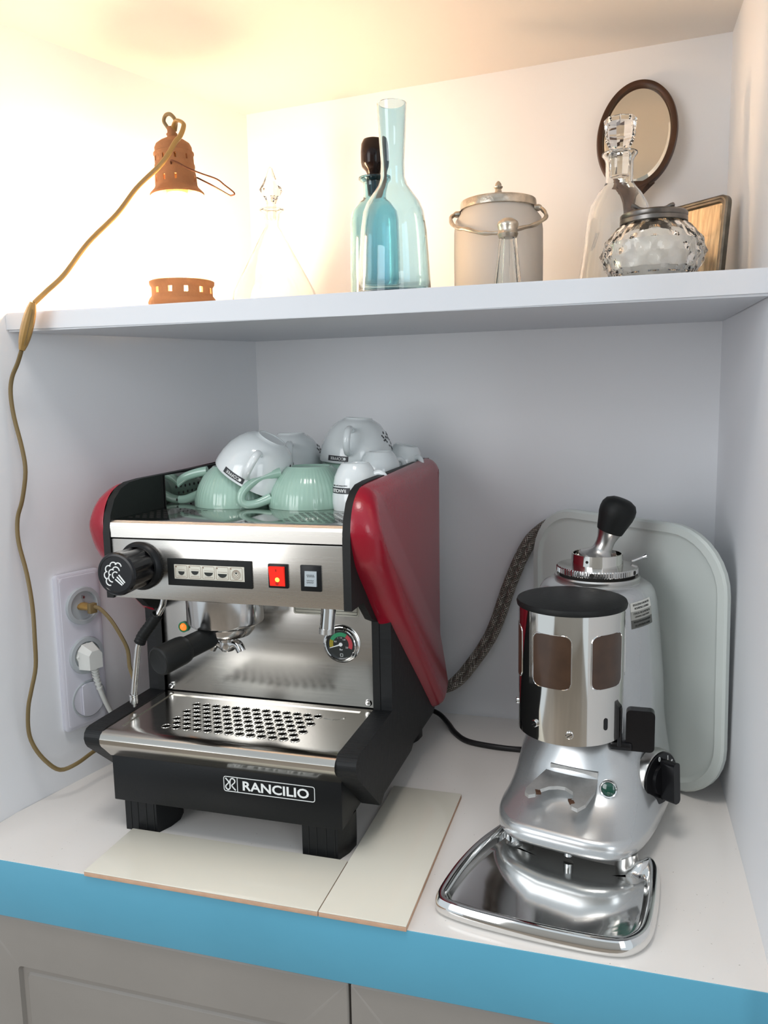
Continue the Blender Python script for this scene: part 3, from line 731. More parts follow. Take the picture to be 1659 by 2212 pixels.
# doser
D = gl(-.001, .114, 0)
b = B(); b.lathe([(.0625, .1455), (.0648, .1455), (.0650, .307), (.0625, .307)], D, 96, closed=True); ds = obj('doser', b, 'doser_steel', gr, smooth=40)
b = B(); b.lathe([(0, .148), (.0630, .148)], D, 48); obj('doser_floor', b, 'black_matte', ds)
b = B(); b.lathe([(.0640, .3040), (.0672, .3050), (.0680, .3090), (.0668, .3120), (.055, .3150), (.030, .3172), (0, .3178)], D, 96); obj('doser_lid', b, 'black_matte', ds, label='domed black lid')
def cyl(a, z, r): return Vector((D.x+r*math.sin(a), D.y-r*math.cos(a), z))
def patch(a0, a1, z0, z1, rad, r, m, name, par, thick=.0004, n=5):
    am, zm = (a0+a1)/2, (z0+z1)/2
    pts = rrect(a0*.065, a1*.065, z0, z1, rad, n)
    b = B(); N = 20
    # strips across the angle keep the curve
    us = [a0*.065+(a1-a0)*.065*k/N for k in range(N+1)]
    def ext(u):
        d = min(u-a0*.065, a1*.065-u)
        cut = 0 if d >= rad else rad-math.sqrt(max(0, rad*rad-(rad-d)**2))
        return z0+cut, z1-cut
    b.loft([[cyl(u/.065, ext(u)[0], r), cyl(u/.065, ext(u)[1], r), cyl(u/.065, ext(u)[1], r+thick), cyl(u/.065, ext(u)[0], r+thick)] for u in us])
    o = obj(name, b, m, par, smooth=20)
    return pts, o
for am in (-18, 47, -84, 113):
    a0, a1 = math.radians(am-22), math.radians(am+22)
    pts, o = patch(a0, a1, .2150, .2810, .009, .0650, 'amber_window', 'doser_window', ds)
    b = B(); b.tube([cyl(p[0]/.065, p[1], .0652) for p in pts], .0007, 6, closed=True); obj('window_rim', b, 'chrome', o)
for am, z in ((-36, .166), (3, .160), (-84, .176)):
    a = math.radians(am); p = cyl(a, z, .0648); d = Vector((math.sin(a), -math.cos(a), 0))
    b = B(); b.lathe([(.0045, 0), (.0045, .0022), (.0038, .0030), (0, .0032)], M=axisM(p, d), seg=18); s_ = obj('screw', b, 'chrome', ds)
    b = B(); b.box(-.0040, .0040, -.0004, .0004, .0030, .0034, M=axisM(p, d) @ Matrix.Rotation(.6, 4, 'Z')); obj('screw_slot', b, 'dark_gap', s_, smooth=0)
patch(math.radians(41), math.radians(46), .163, .178, .0027, .0650, 'black_gloss', 'doser_slot', ds)
# dosing lever
b = B(); b.prism(rrect(-.1330, -.0990, .1260, .1785, .006), 'y', -.3760, -.3620, bev=.003, seg=3)
b.box(-.152, -.125, -.379, -.366, .1260, .1370, bev=.003); b.box(-.1435, -.1375, -.380, -.372, .131, .182, bev=.002); obj('dosing_lever', b, 'black_gloss', gr)
# portafilter fork
def fk(u, v): return (u, v)
out = [(-.016, .120), (.040, .120), (.0445, .160), (.0400, .186), (.0330, .196), (.0255, .194), (.0215, .186), (.0235, .178), (.0200, .170), (.009, .165), (.000, .166), (-.010, .170), (-.0185, .178), (-.0215, .187), (-.0285, .1915), (-.0345, .188), (-.0355, .180), (-.0310, .165)]
b = B(); top = [gl(u, v, .0990-(v-.12)*.26) for u, v in out]; bo = [p-Vector((0, 0, .0045)) for p in top]
b.loft([bo, top]); fo = obj('portafilter_fork', b, 'fork_metal', gr, smooth=25)
for (u, v) in ((.0228, .1855), (-.0200, .1815)):
    b = B(); b.box(-.0030, .0030, -.005, .005, -.0025, .0005, M=Matrix.Translation(gl(u, v, .0990-(v-.12)*.26)) @ Matrix.Rotation(.3, 4, 'Z'), bev=.0004); obj('rust_patch', b, 'rust', fo)
b = B(); b.prism([(-.018, .060), (.042, .060), (.042, .102), (-.018, .102)], 'y', 0, .004, M=Matrix(((RV.x, F.x, 0, gl(0, .136, 0).x), (RV.y, F.y, 0, gl(0, .136, 0).y), (0, 0, 1, 0), (0, 0, 0, 1))))
obj('fork_bracket', b, 'fork_metal', fo, smooth=0)
# pilot lamp
LM = axisM(gl(.0565, .1440, .0865), F+Vector((0, 0, .22))+RV*.18)
b = B(); b.lathe([(.0105, -.006), (.0108, .002), (.0100, .0036), (.0086, .0030), (.0084, .001)], M=LM, seg=32); pl = obj('pilot_lamp', b, 'chrome', gr)
b = B(); b.lathe([(.0085, .001), (.0080, .0028), (.0045, .0042), (0, .0046)], M=LM, seg=28); obj('pilot_lens', b, 'green_lens', pl, label='dark green lens')
# rotary switch on the side
SD = Vector((.80, -.60, .05)).normalized(); SP = Vector((-.0895, -.3480, .0820)); SM = axisM(SP, SD)
b = B(); b.lathe([(.0360, -.012), (.0352, -.002), (.0340, 0)], M=SM, seg=40); sk = obj('switch_collar', b, 'satin_metal', gr)
b = B(); b.lathe([(0, .002), (.0320, .002), (.0328, .0012), (.0330, -.004)], M=SM, seg=40); obj('switch_plate', b, 'black_gloss', sk)
b = B(); b.lathe([(.0200, .002), (.0195, .006), (0, .0065)], M=SM, seg=32)
b.prism(rrect(-.0065, .0065, -.026, .026, .005), 'z', .004, .0235, M=SM, bev=.002); obj('switch_grip', b, 'black_gloss', sk)
yv = SM.col[1].to_3d(); xv = SM.col[0].to_3d(); zv = SM.col[2].to_3d()
for s_, a in (('0', 100), ('I', 62), ('t', 38)):
    c = SP+xv*(.0268*math.cos(math.radians(a)))+yv*(.0268*math.sin(math.radians(a)))
    obj('switch_figure', text_b(s_, .0062, lambda u, v, w, c=c: c+xv*u+yv*v+zv*(.0021+w), bold=.01), 'print_white', sk)
# collar and adjustment ring
b = B(); b.lathe([(0, .310), (.0565, .3130), (.0572, .3190), (.0560, .3212), (.0535, .3216), (.0530, .3185), (0, .3185)], G, 72); co = obj('collar', b, 'satin_metal', gr)
b = B(); b.lathe([(.050, .318), (.0505, .3250), (0, .3250)], G, 60); obj('collar_gap', b, 'dark_gap', co)
def teeth(a, r, z): return r*(1-.018*(1 if math.sin(90*a) > 0 else 0)) if .3255 < z < .3325 and r > .05 else r
b = B(); b.lathe([(.034, .3248), (.0530, .3248), (.0542, .3258), (.0542, .3318), (.0528, .3335), (.0380, .3340), (.034, .3340)], G, 360, rf=teeth, closed=True); ar = obj('adjustment_ring', b, 'worn_chrome', gr, smooth=30)
for a in (-95, -25):
    a = math.radians(a); d = Vector((math.cos(a), math.sin(a), 0))
    b = B(); b.lathe([(0, .0005), (.0030, .0005), (.0030, -.002)], M=axisM(G+d*.0540+Vector((0, 0, .3288)), d), seg=16); obj('ring_hole', b, 'dark_gap', ar, smooth=0)
b = B(); b.tube([G+Vector((.045, .020, .336)), G+Vector((.0600, .0250, .3420))], .0022, 10); b.lathe([(0, 0), (.0022, 0), (.0042, .005), (0, .0055)], M=axisM(G+Vector((.0595, .0248, .3415)), (.9, .2, .3)), seg=14); obj('stop_screw', b, 'chrome', ar)
b = B(); b.lathe([(.0325, .3335), (.0345, .3335), (.0338, .3500), (.0318, .3500), (.0312, .3400), (0, .3385)], G, 64); obj('throat', b, 'doser_steel', gr)
b = B(); b.lathe([(0, .0003), (.0020, .0003), (.0020, -.001)], M=axisM(G+Vector((-.012, -.0318, .3425)), (-.35, -.93, 0)), seg=14); obj('throat_hole', b, 'dark_gap', gr, smooth=0)
# sticker on the body
def bodyp(a, z, dr=0):
    r = .0790+(.0865-.0790)*(.290-z)/.07
    if z > .29: r = .0790-(z-.29)*.22
    return Vector((G.x+(r+dr)*math.sin(a), G.y-(r+dr)*math.cos(a), z))
def sticker(z0, z1, m):
    b = B(); N = 8; a0, a1 = math.radians(34), math.radians(61)
    b.loft([[bodyp(a0+(a1-a0)*k/N, zz+.0035*k/N, dr) for zz, dr in ((z0, .0006), (z1, .0006), (z1, .0011), (z0, .0011))] for k in range(N+1)])
    return obj('instruction_label', b, m, gr, smooth=20)
st = (('label_white', .2905, .3015, ('REGOLAZIONE DI MACINATURA', 'MICROMETRICA CONTINUA')), ('label_mid', .2795, .2905, ('STEPLESS MICROMETRICAL', 'GRINDING ADJUSTMENT')), ('label_dark', .2685, .2795, ('REGULATION MICROMETRIQUE', 'DE LA MOUTURE EN CONTINU')))
for m, z0, z1, tx in st:
    o = sticker(z0-.004, z1-.004, m)
    for k, s_ in enumerate(tx):
        zc = (z0+z1)/2-.004+(.0023 if k == 0 else -.0023)
        obj('label_lettering', text_b(s_, .0026, lambda u, v, w, zc=zc: bodyp(math.radians(47.5)+u/.08, zc+v+.0018+u*.09, .0011+w), width=.030 if k == 0 else .026, extr=.0002), 'print_dark', o)
# grinder power cord
cp = catmull([(-.245, -.180, .055), (-.262, -.150, .018), (-.290, -.134, .0052), (-.332, -.1325, .0045), (-.378, -.122, .0045), (-.405, -.095, .0050), (-.425, -.062, .007), (-.448, -.035, .012), (-.480, -.028, .02)], 6)
b = B(); b.tube(cp, .0043, 12); obj('power_cord', b, 'cord_black', gr)

# tamper standing in the grinder throat
tz = Vector((.335, -.05, .94)).normalized(); to = Vector((-.1720, -.2530, .3440))
tm = thing('tamper', 'steel coffee tamper with black knob resting tilted in the grinder throat', 'tamper', (to.x, to.y, to.z))
TM = axisM(to, tz)
b = B(); b.lathe([(0, -.004), (.0265, -.004), (.0275, -.001), (.0265, .002), (.0200, .0055), (.0145, .0100), (.0125, .0150), (.0120, .022), (.0125, .028), (.0150, .0365), (.0165, .0400), (0, .0400)], M=TM, seg=48); obj('tamper_base', b, 'satin_metal', tm)
b = B(); b.lathe([(0, .0395), (.0172, .0395), (.0180, .0420), (.0205, .0520), (.0232, .0620), (.0240, .0690), (.0232, .0760), (.0200, .0820), (.0130, .0858), (.006, .0868), (0, .0870)], M=TM, seg=48); obj('tamper_handle', b, 'black_matte', tm)

# polished catch tray under the grinder
oo = [(-.3235, -.5740), (-.2950, -.5830), (-.2500, -.5900), (-.1950, -.5955), (-.1450, -.5965), (-.1220, -.5880), (-.1060, -.5650), (-.0985, -.5250), (-.0940, -.4750), (-.0935, -.4420), (-.0990, -.4260), (-.1080, -.4250), (-.1170, -.4340), (-.1450, -.4370), (-.1900, -.4300), (-.2350, -.4160), (-.2600, -.4040), (-.2700, -.3920), (-.2820, -.3890), (-.2900, -.4000), (-.3080, -.4400), (-.3230, -.4900), (-.3320, -.5400), (-.3320, -.5620)]
ot = catmull([(x, y, 0) for x, y in oo], 5, True)
b = B(); n = len(ot); cen = sum(ot, Vector((0, 0, 0)))/n
nor = []
for i in range(n):
    d = (ot[(i+1) % n]-ot[i-1]).normalized(); q = Vector((-d.y, d.x, 0)); nor.append(q)
if sum(nor[i].dot(cen-ot[i]) for i in range(n)) < 0: nor = [-q for q in nor]
bk = [max(0, min(1, (ot[i].x+.262)/.012, (-.118-ot[i].x)/.012)) if ot[i].y > -.45 and -.262 < ot[i].x < -.118 else 0 for i in range(n)]
prof = [(.004, .0005), (.0005, .003), (-.0010, .008), (0, .0140), (.0030, .0185), (.0070, .0195), (.0105, .0180), (.0135, .0130), (.0160, .0085), (.0210, .0072)]
rings = []
for ins, z in prof:
    rings.append(b.ring([(ot[i].x+nor[i].x*ins, ot[i].y+nor[i].y*ins, z*(1-(1-.0072/max(z, .0072))*bk[i])) for i in range(n)]))
for a, c in zip(rings, rings[1:]): b.skin(a, c)
f = b.bm.faces.new(rings[-1]); bmesh.ops.triangulate(b.bm, faces=[f])
f = b.bm.faces.new(list(reversed(rings[0]))); bmesh.ops.triangulate(b.bm, faces=[f])
obj('catch_tray', b, 'chrome', smooth=40, label='polished steel catch tray lying in front of the grinder', cat='tray')

# white board standing across the corner
bn = Vector((-.65, -.76, -.024)).normalized(); be1 = Vector((0, 0, 1)).cross(bn).normalized(); be2 = bn.cross(be1); bA = Vector((-.0495, -.2160, .0012))
def bp3(u, v, w): return bA+be1*u+be2*v+bn*w
b = B()
def br(i, w, r): return [bp3(p[0], p[1], w) for p in rrect(-.300+i, .0615-i, i, .386-i, r, 9)]
b.loft([br(.003, -.006, .085), br(0, -.004, .088), br(0, .003, .088), br(.003, .006, .085), br(.013, .006, .076), br(.0165, .001, .072), br(.020, .000, .068)])
obj('plastic_board', b, 'board_plastic', smooth=40, label='translucent white plastic board with raised rim leaning in the corner behind the grinder', cat='board')

# twin braided hoses
def hose(off, label):
    pth = catmull([(-.205, -.012, .300+off[0]), (-.222, -.012, .335+off[0]), (-.248, -.013, .354-off[0]), (-.2800+off[0], -.016+off[1], .3380), (-.3030+off[0], -.018+off[1], .3030), (-.3260+off[0], -.020+off[1], .2470), (-.3540+off[0], -.022+off[1], .1650), (-.3900+off[0], -.026+off[1], .1050), (-.4260+off[0], -.034+off[1], .0650), (-.470, -.042, .052), (-.52, -.045, .06)], 8)
    t = thing('braided_hose', label, 'hose', tuple(pth[-1]), 'braided water hoses behind the coffee machine')
    b = B(); b.tube(pth, .0054, 12); obj('hose_core', b, 'braid_core', t)
    w = B(); n = len(pth)
    Ln = [0]
    for i in range(1, n): Ln.append(Ln[-1]+(pth[i]-pth[i-1]).length)
    def at(s):
        for i in range(1, n):
            if Ln[i] >= s: 
                k = (s-Ln[i-1])/(Ln[i]-Ln[i-1]); return pth[i-1].lerp(pth[i], k), (pth[i]-pth[i-1]).normalized()
        return pth[-1], (pth[-1]-pth[-2]).normalized()
    S = 240
    for sg in (1, -1):
        for k in range(8):
            q = []
            for j in range(S+1):
                s = Ln[-1]*j/S; c, d = at(s); x = d.cross(Vector((0, 1, 0))).normalized(); y = d.cross(x)
                a = sg*s*170+2*PI*k/8; q.append(c+(x*math.cos(a)+y*math.sin(a))*.0056)
            w.tube(q, .00085, 4, caps=False)
    obj('braid', w, 'braid', t, kind='stuff')
hose((-.0050, .000), 'upper of the two dark braided hoses running up the back wall')
hose((.0072, -.0015), 'lower of the two dark braided hoses running up the back wall')
# ------------------------------------------------------------------ wall outlet, plugs
WN = Vector((.947, -.32, 0)).normalized(); WT = Vector((.32, .947, 0)).normalized(); WZ = Vector((0, 0, 1))
OC = Vector((-.9170, -.3800, 0))+WN*.0030
def wp3(u, z, w): return OC+WT*u+WZ*z+WN*w
ol = thing('wall_outlet', 'white triple wall outlet plate on the left wall beside the machine', 'outlet', tuple(wp3(0, .084, 0)))
b = B()
def orr(i, w): return [wp3(p[0], p[1], w) for p in rrect(-.0365+i, .0365-i, .0840+i, .3200-i, .005)]
b.loft([orr(0, -.004), orr(0, .003), orr(.0015, .0042), orr(.0045, .0046), orr(.0050, .0052), orr(.0070, .0056)]); pl = obj('cover_plate', b, 'outlet_plastic', ol)
def wm(z, w=0): return axisM(wp3(.0035, z, w), WN)
for z in (.2690, .1930):
    b = B(); b.lathe([(.0285, .0054), (.0282, .0078), (.0275, .0104), (.0225, .0108), (.0212, .0100), (.0208, .0058), (0, .0058)], M=wm(z), seg=48); s_ = obj('socket', b, 'outlet_inner', ol)
    b = B(); b.tube([wp3(.0035, z+.013, .005), wp3(.0035, z+.013, .0105)], .0020, 10); obj('earth_pin', b, 'satin_metal', s_)
b = B(); b.lathe([(.0285, .0054), (.0280, .0072), (.0262, .0074), (.0258, .0060)], M=wm(.1255), seg=48); s_ = obj('switch_ring', b, 'outlet_inner', ol)
def dshape(u0, u1, w0, w1):
    b = B(); rows = [[], []]
    N = 16; lo, hi = [], []
    for k in range(N+1):
        u = u0+(u1-u0)*k/N; h = math.sqrt(max(1e-8, .0256**2-u*u)); lo.append((u, -h)); hi.append((u, h))
    ring = lo+hi[::-1]
    b.loft([[wp3(.0035+u, .1255+v, .004) for u, v in ring], [wp3(.0035+u, .1255+v, w0+(w1-w0)*(u-u0)/(u1-u0)) for u, v in ring]])
    return b
obj('rocker', dshape(-.0125, .0255, .0105, .0082), 'outlet_plastic', s_); obj('rocker_step', dshape(-.0255, -.0130, .0068, .0068), 'outlet_plastic', s_)
# white plug of the machine
wc = thing('white_power_cable', 'white angled plug and cable in the middle outlet socket', 'power cable', tuple(wp3(.0035, .1930, .01)))
PM = axisM(wp3(.0035, .1935, .0), WN)
b = B(); b.lathe([(0, .0), (.0190, .0), (.0190, .0100), (.0170, .0120)], M=PM, seg=8)
for z0, z1, w0 in ((.0100, .030, .0175),):
    b.loft([[PM @ Vector((x, y, z0)) for x, y in ((-.0165, -.018), (.0165, -.018), (.0165, .010), (.009, .0185), (-.009, .0185), (-.0165, .010))], [PM @ Vector((x, y, z1)) for x, y in ((-.011, -.0175), (.011, -.0175), (.011, .004), (.006, .010), (-.006, .010), (-.011, .004))]])
pg = obj('plug', b, 'plug_white', wc, smooth=25)
pts = catmull([tuple(wp3(.0035, .184, .020)), tuple(wp3(.0075, .1735, .0190)), tuple(wp3(.011, .158, .0165)), tuple(wp3(.017, .137, .0150)), tuple(wp3(.026, .113, .0140)), tuple(wp3(.038, .085, .014)), (-.893, -.335, .055), (-.872, -.30, .02), (-.84, -.25, .006), (-.79, -.18, .006)], 6)
b = B(); b.tube(pts, .0037, 12); obj('cable', b, 'plug_white', wc)
b = B()
for k in range(8):
    p = pts[3+k*2]; d = (pts[4+k*2]-pts[2+k*2]).normalized(); b.lathe([(.0035, -.0012), (.0062-.0002*k, -.0012), (.0062-.0002*k, .0012), (.0035, .0012)], M=axisM(p, d), seg=14)
obj('strain_relief', b, 'plug_white', wc)

# gold lamp cord: plug, cord, inline switch
lc = thing('lamp_cord', 'gold coloured lamp cord hanging from the shelf edge to the outlet', 'cord', (-.92, -.47, .05))
low = [(-.9040, -.4700, .6362), (-.9163, -.465, .6195), (-.9269, -.465, .6015), (-.9313, -.465, .5802), (-.929, -.465, .5494), (-.9197, -.465, .5059), (-.9166, -.466, .4747), (-.9237, -.468, .437), (-.932, -.470, .4117), (-.9292, -.475, .3807), (-.9154, -.480, .3374), (-.9062, -.485, .294), (-.9023, -.490, .2505), (-.9044, -.490, .2113), (-.910, -.495, .1798), (-.9178, -.495, .1527), (-.9247, -.490, .1167), (-.9212, -.485, .0914), (-.9122, -.475, .0675), (-.9025, -.460, .0494), (-.8904, -.440, .0507), (-.8847, -.410, .0558), (-.878, -.385, .060), (-.862, -.360, .075), (-.842, -.358, .110), (-.8331, -.370, .1418), (-.835, -.370, .1596), (-.8401, -.370, .177), (-.8415, -.370, .2018), (-.8476, -.375, .2241), (-.8596, -.380, .2493), (-.8744, -.3835, .2665), (-.8840, -.3870, .2705)]
b = B(); b.tube(catmull(low, 4), .0030, 10, flat=.75); obj('lower_cord', b, 'cord_gold_dark', lc)
up = [(-.7500, -.3200, .9371), (-.7457, -.325, .9432), (-.7345, -.335, .9450), (-.7229, -.340, .9384), (-.7214, -.344, .9295), (-.7235, -.350, .9184), (-.7269, -.357, .9097), (-.7328, -.368, .8908), (-.7435, -.375, .8747), (-.7688, -.390, .8463), (-.7907, -.405, .8125), (-.8277, -.420, .7753), (-.8526, -.440, .7336), (-.8708, -.455, .7109), (-.8800, -.4680, .6955)]
b = B(); b.tube(catmull(up, 6), .0034, 10, flat=.7); obj('upper_cord', b, 'cord_gold', lc)
sa, sb = Vector((-.8805, -.4700, .6960)), Vector((-.9030, -.4710, .6362)); sd = (sb-sa); SL = sd.length; sd.normalize()
svx = Vector((.80, -.60, 0)); svx = (svx-sd*svx.dot(sd)).normalized(); svy = sd.cross(svx)
def swp(w0, t0):
    rings = []
    for k in range(9):
        t = k/8; q = (1-abs(2*t-1)**2.6); wd = w0*(.45+.55*q); th = t0*(.5+.5*q); c = sa+sd*SL*t
        rings.append([c+svx*a*wd+svy*bb*th for a, bb in ((-1, -.6), (-.6, -1), (.6, -1), (1, -.6), (1, .6), (.6, 1), (-.6, 1), (-1, .6))])
    return rings
b = B(); b.loft(swp(.0085, .0070)); isw = obj('inline_switch', b, 'cord_gold', lc, smooth=25, label='gold plastic inline switch')
b = B(); b.loft([[p+svy*0 for p in r] for r in [[sa+sd*SL*t+svx*a+svy*o for a, o in ((-.0088, -.0003), (.0088, -.0003), (.0088, .0003), (-.0088, .0003))] for t in (.12, .3, .5, .7, .88)]]); obj('switch_seam', b, 'cord_gold_dark', isw)
b = B(); b.box(-.004, .004, -.007, .007, 0, .0045, M=axisM(sa+sd*SL*.36-svx*.0070, -svx, sd), bev=.001); obj('slider', b, 'cord_gold', isw)
GP = wp3(.0035, .2680, .0)
b = B()
b.tube([GP+WN*.002, GP+WN*.012, GP+WN*.026], lambda t: .0105-.004*t, 10, flat=.62); 
gpl = obj('plug', b, 'cord_gold', lc, smooth=30, label='flat gold plug')
b = B(); b.box(-.006, .006, -.0075, .0075, 0, .008, M=axisM(GP+WN*.025, WN), bev=.001); obj('plug_cap', b, 'cord_gold_dark', gpl)

# ------------------------------------------------------------------ terracotta lamp
LX, LY = -.7490, -.3200; lz = shelf_z(LX)
lp = thing('lantern_lamp', 'terracotta lantern lamp glowing at the left end of the shelf', 'lamp', (LX, LY, lz))
rp = [(.0478, lz), (.0482, .6945), (.0470, .7000), (.0478, .7044), (.0458, .7094), (.0425, .7135), (.0424, .7158), (.0424, .7236), (.0424, .7254), (.0450, .7292), (.0453, .7331), (.0420, .7345), (.0385, .7330), (.0380, .7236), (.0380, .7158), (.0400, lz+.006), (.0400, lz)]
b = pierced(rp, 96, Matrix.Translation(Vector((LX, LY, 0))), [(6, 13, [(8*k+1, 8*k+3) for k in range(12)])])
obj('base_ring', b, 'terracotta', lp, smooth=40)
BT = Matrix.Translation(Vector((LX, LY, .8504))) @ Matrix.Rotation(-.045, 4, 'Y') @ Matrix.Translation(Vector((-LX, -LY, -.8504)))
bo_ = [(.0366, .8504), (.0372, .8530), (.0345, .8560), (.0305, .8600), (.0288, .8640), (.0287, .8668), (.0285, .8742), (.0278, .8800), (.0268, .8850), (.0276, .8890), (.0274, .8915), (.0266, .8930), (.0266, .8952), (.0265, .9022), (.0266, .9040), (.0277, .9060), (.0275, .9078), (.0256, .9090), (.0254, .9150), (.0232, .9195), (.0170, .9240), (.0100, .9275), (.0066, .9295), (.0066, .9312), (.0076, .9328), (.0074, .9340), (.0060, .9346), (.0058, .9375), (.0063, .9425), (.0004, .9425)]
bi_ = [(.0004, .9230), (.012, .9210), (.0200, .9160), (.0226, .9080), (.0232, .9022), (.0234, .8952), (.0238, .8850), (.0248, .8742), (.0252, .8668), (.0260, .8620), (.0310, .8545)]
no = len(bo_)
b = pierced(bo_+bi_, 120, BT @ Matrix.Translation(Vector((LX, LY, 0))), [(5, no+7, [(11*k, 11*k+2) for k in range(10)]), (12, no+4, [(12*k+4, 12*k+6) for k in range(10)])])
bl = obj('bell_top', b, 'terracotta', lp, smooth=40)
b = B(); b.lathe([(0, lz+.001), (.020, lz+.001), (.020, .706), (.014, .722), (.0150, .738), (.0240, .760), (.0300, .785), (.0300, .805), (.0250, .830), (.0180, .846), (.0120, .855), (0, .858)], (LX, LY, 0), 40); obj('bulb', b, 'bulb_glow', lp, label='glowing frosted bulb')
lo_ = [(-.7521, -.320, .9345), (-.7577, -.322, .9424), (-.7612, -.325, .9500), (-.7562, -.328, .9560), (-.7485, -.330, .9562), (-.7434, -.328, .9512), (-.7444, -.322, .9464), (-.7487, -.318, .9380)]
b = B(); b.tube(catmull(lo_, 5), .0026, 10); obj('hanging_loop', b, 'cord_gold_dark', lp)
wr = [(-.7420, -.3440, .8860), (-.7385, -.3500, .8895), (-.7278, -.352, .885), (-.7131, -.354, .8765), (-.6938, -.350, .868), (-.6766, -.340, .8618), (-.6678, -.335, .8544), (-.6563, -.330, .8443), (-.6616, -.328, .8420), (-.6663, -.327, .8435), (-.6818, -.322, .8527), (-.7027, -.315, .8648), (-.7236, -.308, .876)]
b = B(); b.tube(catmull(wr, 5), .0011, 8); obj('wire_hook', b, 'wire_brown', lp)

b = B(); b.lathe([(0, .854), (.0135, .854), (.0150, .858), (.0150, .885), (.0110, .892), (.0110, .9225), (0, .9225)], (LX, LY, 0), 28); obj('lamp_socket', b, 'cord_gold_dark', lp)

# ------------------------------------------------------------------ glass on the shelf
def vessel(name, label, cat, x, y, rows, wall, m, seg=64, rf=None, base=None):
    """rows bottom->top outer (r,z); hollow glass body"""
    z0 = shelf_z(x)+.0002
    t = thing(name, label, cat, (x, y, z0))
    out = [(0, z0), (rows[0][0]*.86, z0)]+[(r, max(z, z0+.002)) for r, z in rows]
    inn = [(max(.001, r-wall), z) for r, z in reversed(rows[1:])]
    inn = [(max(.001, rows[-1][0]-wall), rows[-1][1])]+inn[1:]+[(rows[1][0]-wall*2.2, z0+.008), (0, z0+.007)]
    b = B(); b.lathe(out+inn, (x, y, 0), seg, rf=rf); o = obj('glass_body', b, m, t, smooth=50)
    return t, o, z0
t, o, z0 = vessel('blue_bottle', 'tall pale blue glass bottle with flared open neck, in front of the stoppered bottle', 'bottle', -.4325, -.3300,
    [(.0473, .6950), (.0475, .7010), (.0466, .7190), (.0449, .7481), (.0427, .7771), (.0392, .8000), (.0345, .8115), (.0264, .8229), (.0190, .8330), (.0155, .8430), (.0151, .8624), (.0168, .8905), (.0179, .9127), (.0190, .9325)], .0022, 'blue_glass')
t, o, z0 = vessel('stoppered_bottle', 'teal glass bottle with dark brown stopper behind the tall blue bottle', 'bottle', -.4915, -.2200,
    [(.0366, .6950), (.0368, .7150), (.0362, .7700), (.0352, .8151), (.0331, .8279), (.0248, .8393), (.0165, .8450), (.0152, .8500), (.0158, .8690), (.0217, .8735), (.0217, .8755), (.0150, .8765)], .0028, 'teal_glass')
b = B(); b.lathe([(0, .8500), (.0085, .8510), (.0105, .8700), (.0098, .8785), (.0092, .8800), (.0112, .8850), (.0165, .8905), (.0178, .8960), (.0180, .9097), (.0170, .9210), (.0140, .9270), (.006, .9297), (0, .9300)], (-.4915, -.22, 0), 40); obj('stopper', b, 'dark_glass', t, label='dark brown stopper')
t, o, z0 = vessel('conical_carafe', 'clear conical glass carafe with pointed stopper beside the lamp', 'carafe', -.6775, -.1600,
    [(.0700, .6925), (.0705, .7000), (.0640, .7346), (.0520, .7580), (.0360, .7880), (.0200, .8190), (.0110, .8340), (.0105, .8400), (.0127, .8539), (.0190, .8590), (.0190, .8605), (.0130, .8610)], .0022, 'clear_glass')
b = B(); b.lathe([(0, .8450), (.0070, .8455), (.0082, .8600), (.0078, .8700), (.0110, .8780), (.0184, .8890), (.0175, .8910), (.0120, .9000), (.0075, .9100), (.0030, .9220), (0, .9245)], (-.6775, -.16, 0), 10); obj('stopper', b, 'clear_glass', t, smooth=15)
# frosted biscuit jar
JX, JY = -.3170, -.2000; jz = shelf_z(JX)+.0002
t = thing('biscuit_barrel', 'frosted glass biscuit barrel with ornate silver lid and swing handle', 'jar', (JX, JY, jz))
b = B(); b.lathe([(0, jz), (.058, jz), (.0615, jz+.004), (.0618, .7600), (.0614, .7927), (.0592, .8080), (.0510, .8190), (.0500, .8215), (.0470, .8215), (.0480, .8170), (.0555, .8060), (.0578, .7900), (.0580, .70), (.055, jz+.006), (0, jz+.006)], (JX, JY, 0), 72); obj('glass_body', b, 'frosted_glass', t, smooth=50)
b = B(); b.lathe([(0, .8225), (.0515, .8205), (.0528, .8215), (.0526, .8300), (.0518, .8325), (.0490, .8335), (.0300, .8370), (.0220, .8400), (.0100, .8432), (.0050, .8450), (.0040, .8490), (.0060, .8510), (.0062, .8525), (.0045, .8535), (.0042, .8560), (.0022, .8590), (0, .8605)], (JX, JY, 0), 64, rf=lambda a, r, z: r*(1+.004*math.sin(16*a)*math.sin(z*900)) if .8215 < z < .832 else r); ld = obj('lid', b, 'old_silver', t, smooth=40)
for s in (-1, 1):
    b = B(); b.lathe([(.0045, 0), (.0045, .006), (.003, .009), (0, .010)], M=axisM((JX+s*.0515, JY-.012, .8175), (s, 0, 0)), seg=14); obj('handle_pivot', b, 'old_silver', ld)
hp_ = catmull([(JX-.0590, JY-.012, .8175), (JX-.0625, JY-.024, .8110), (JX-.0570, JY-.040, .7990), (JX-.0440, JY-.058, .7890), (JX-.0330, JY-.068, .7855), (JX-.012, JY-.080, .7770), (JX+.006, JY-.083, .7745), (JX+.022, JY-.082, .7750), (JX+.042, JY-.070, .7810), (JX+.056, JY-.054, .7870), (JX+.0680, JY-.036, .7980), (JX+.0665, JY-.022, .8080), (JX+.0590, JY-.012, .8175)], 6)
b = B(); b.tube(hp_, lambda u: .0024+.0007*math.sin(u*PI*10)**2, 10); obj('swing_handle', b, 'old_silver', t)
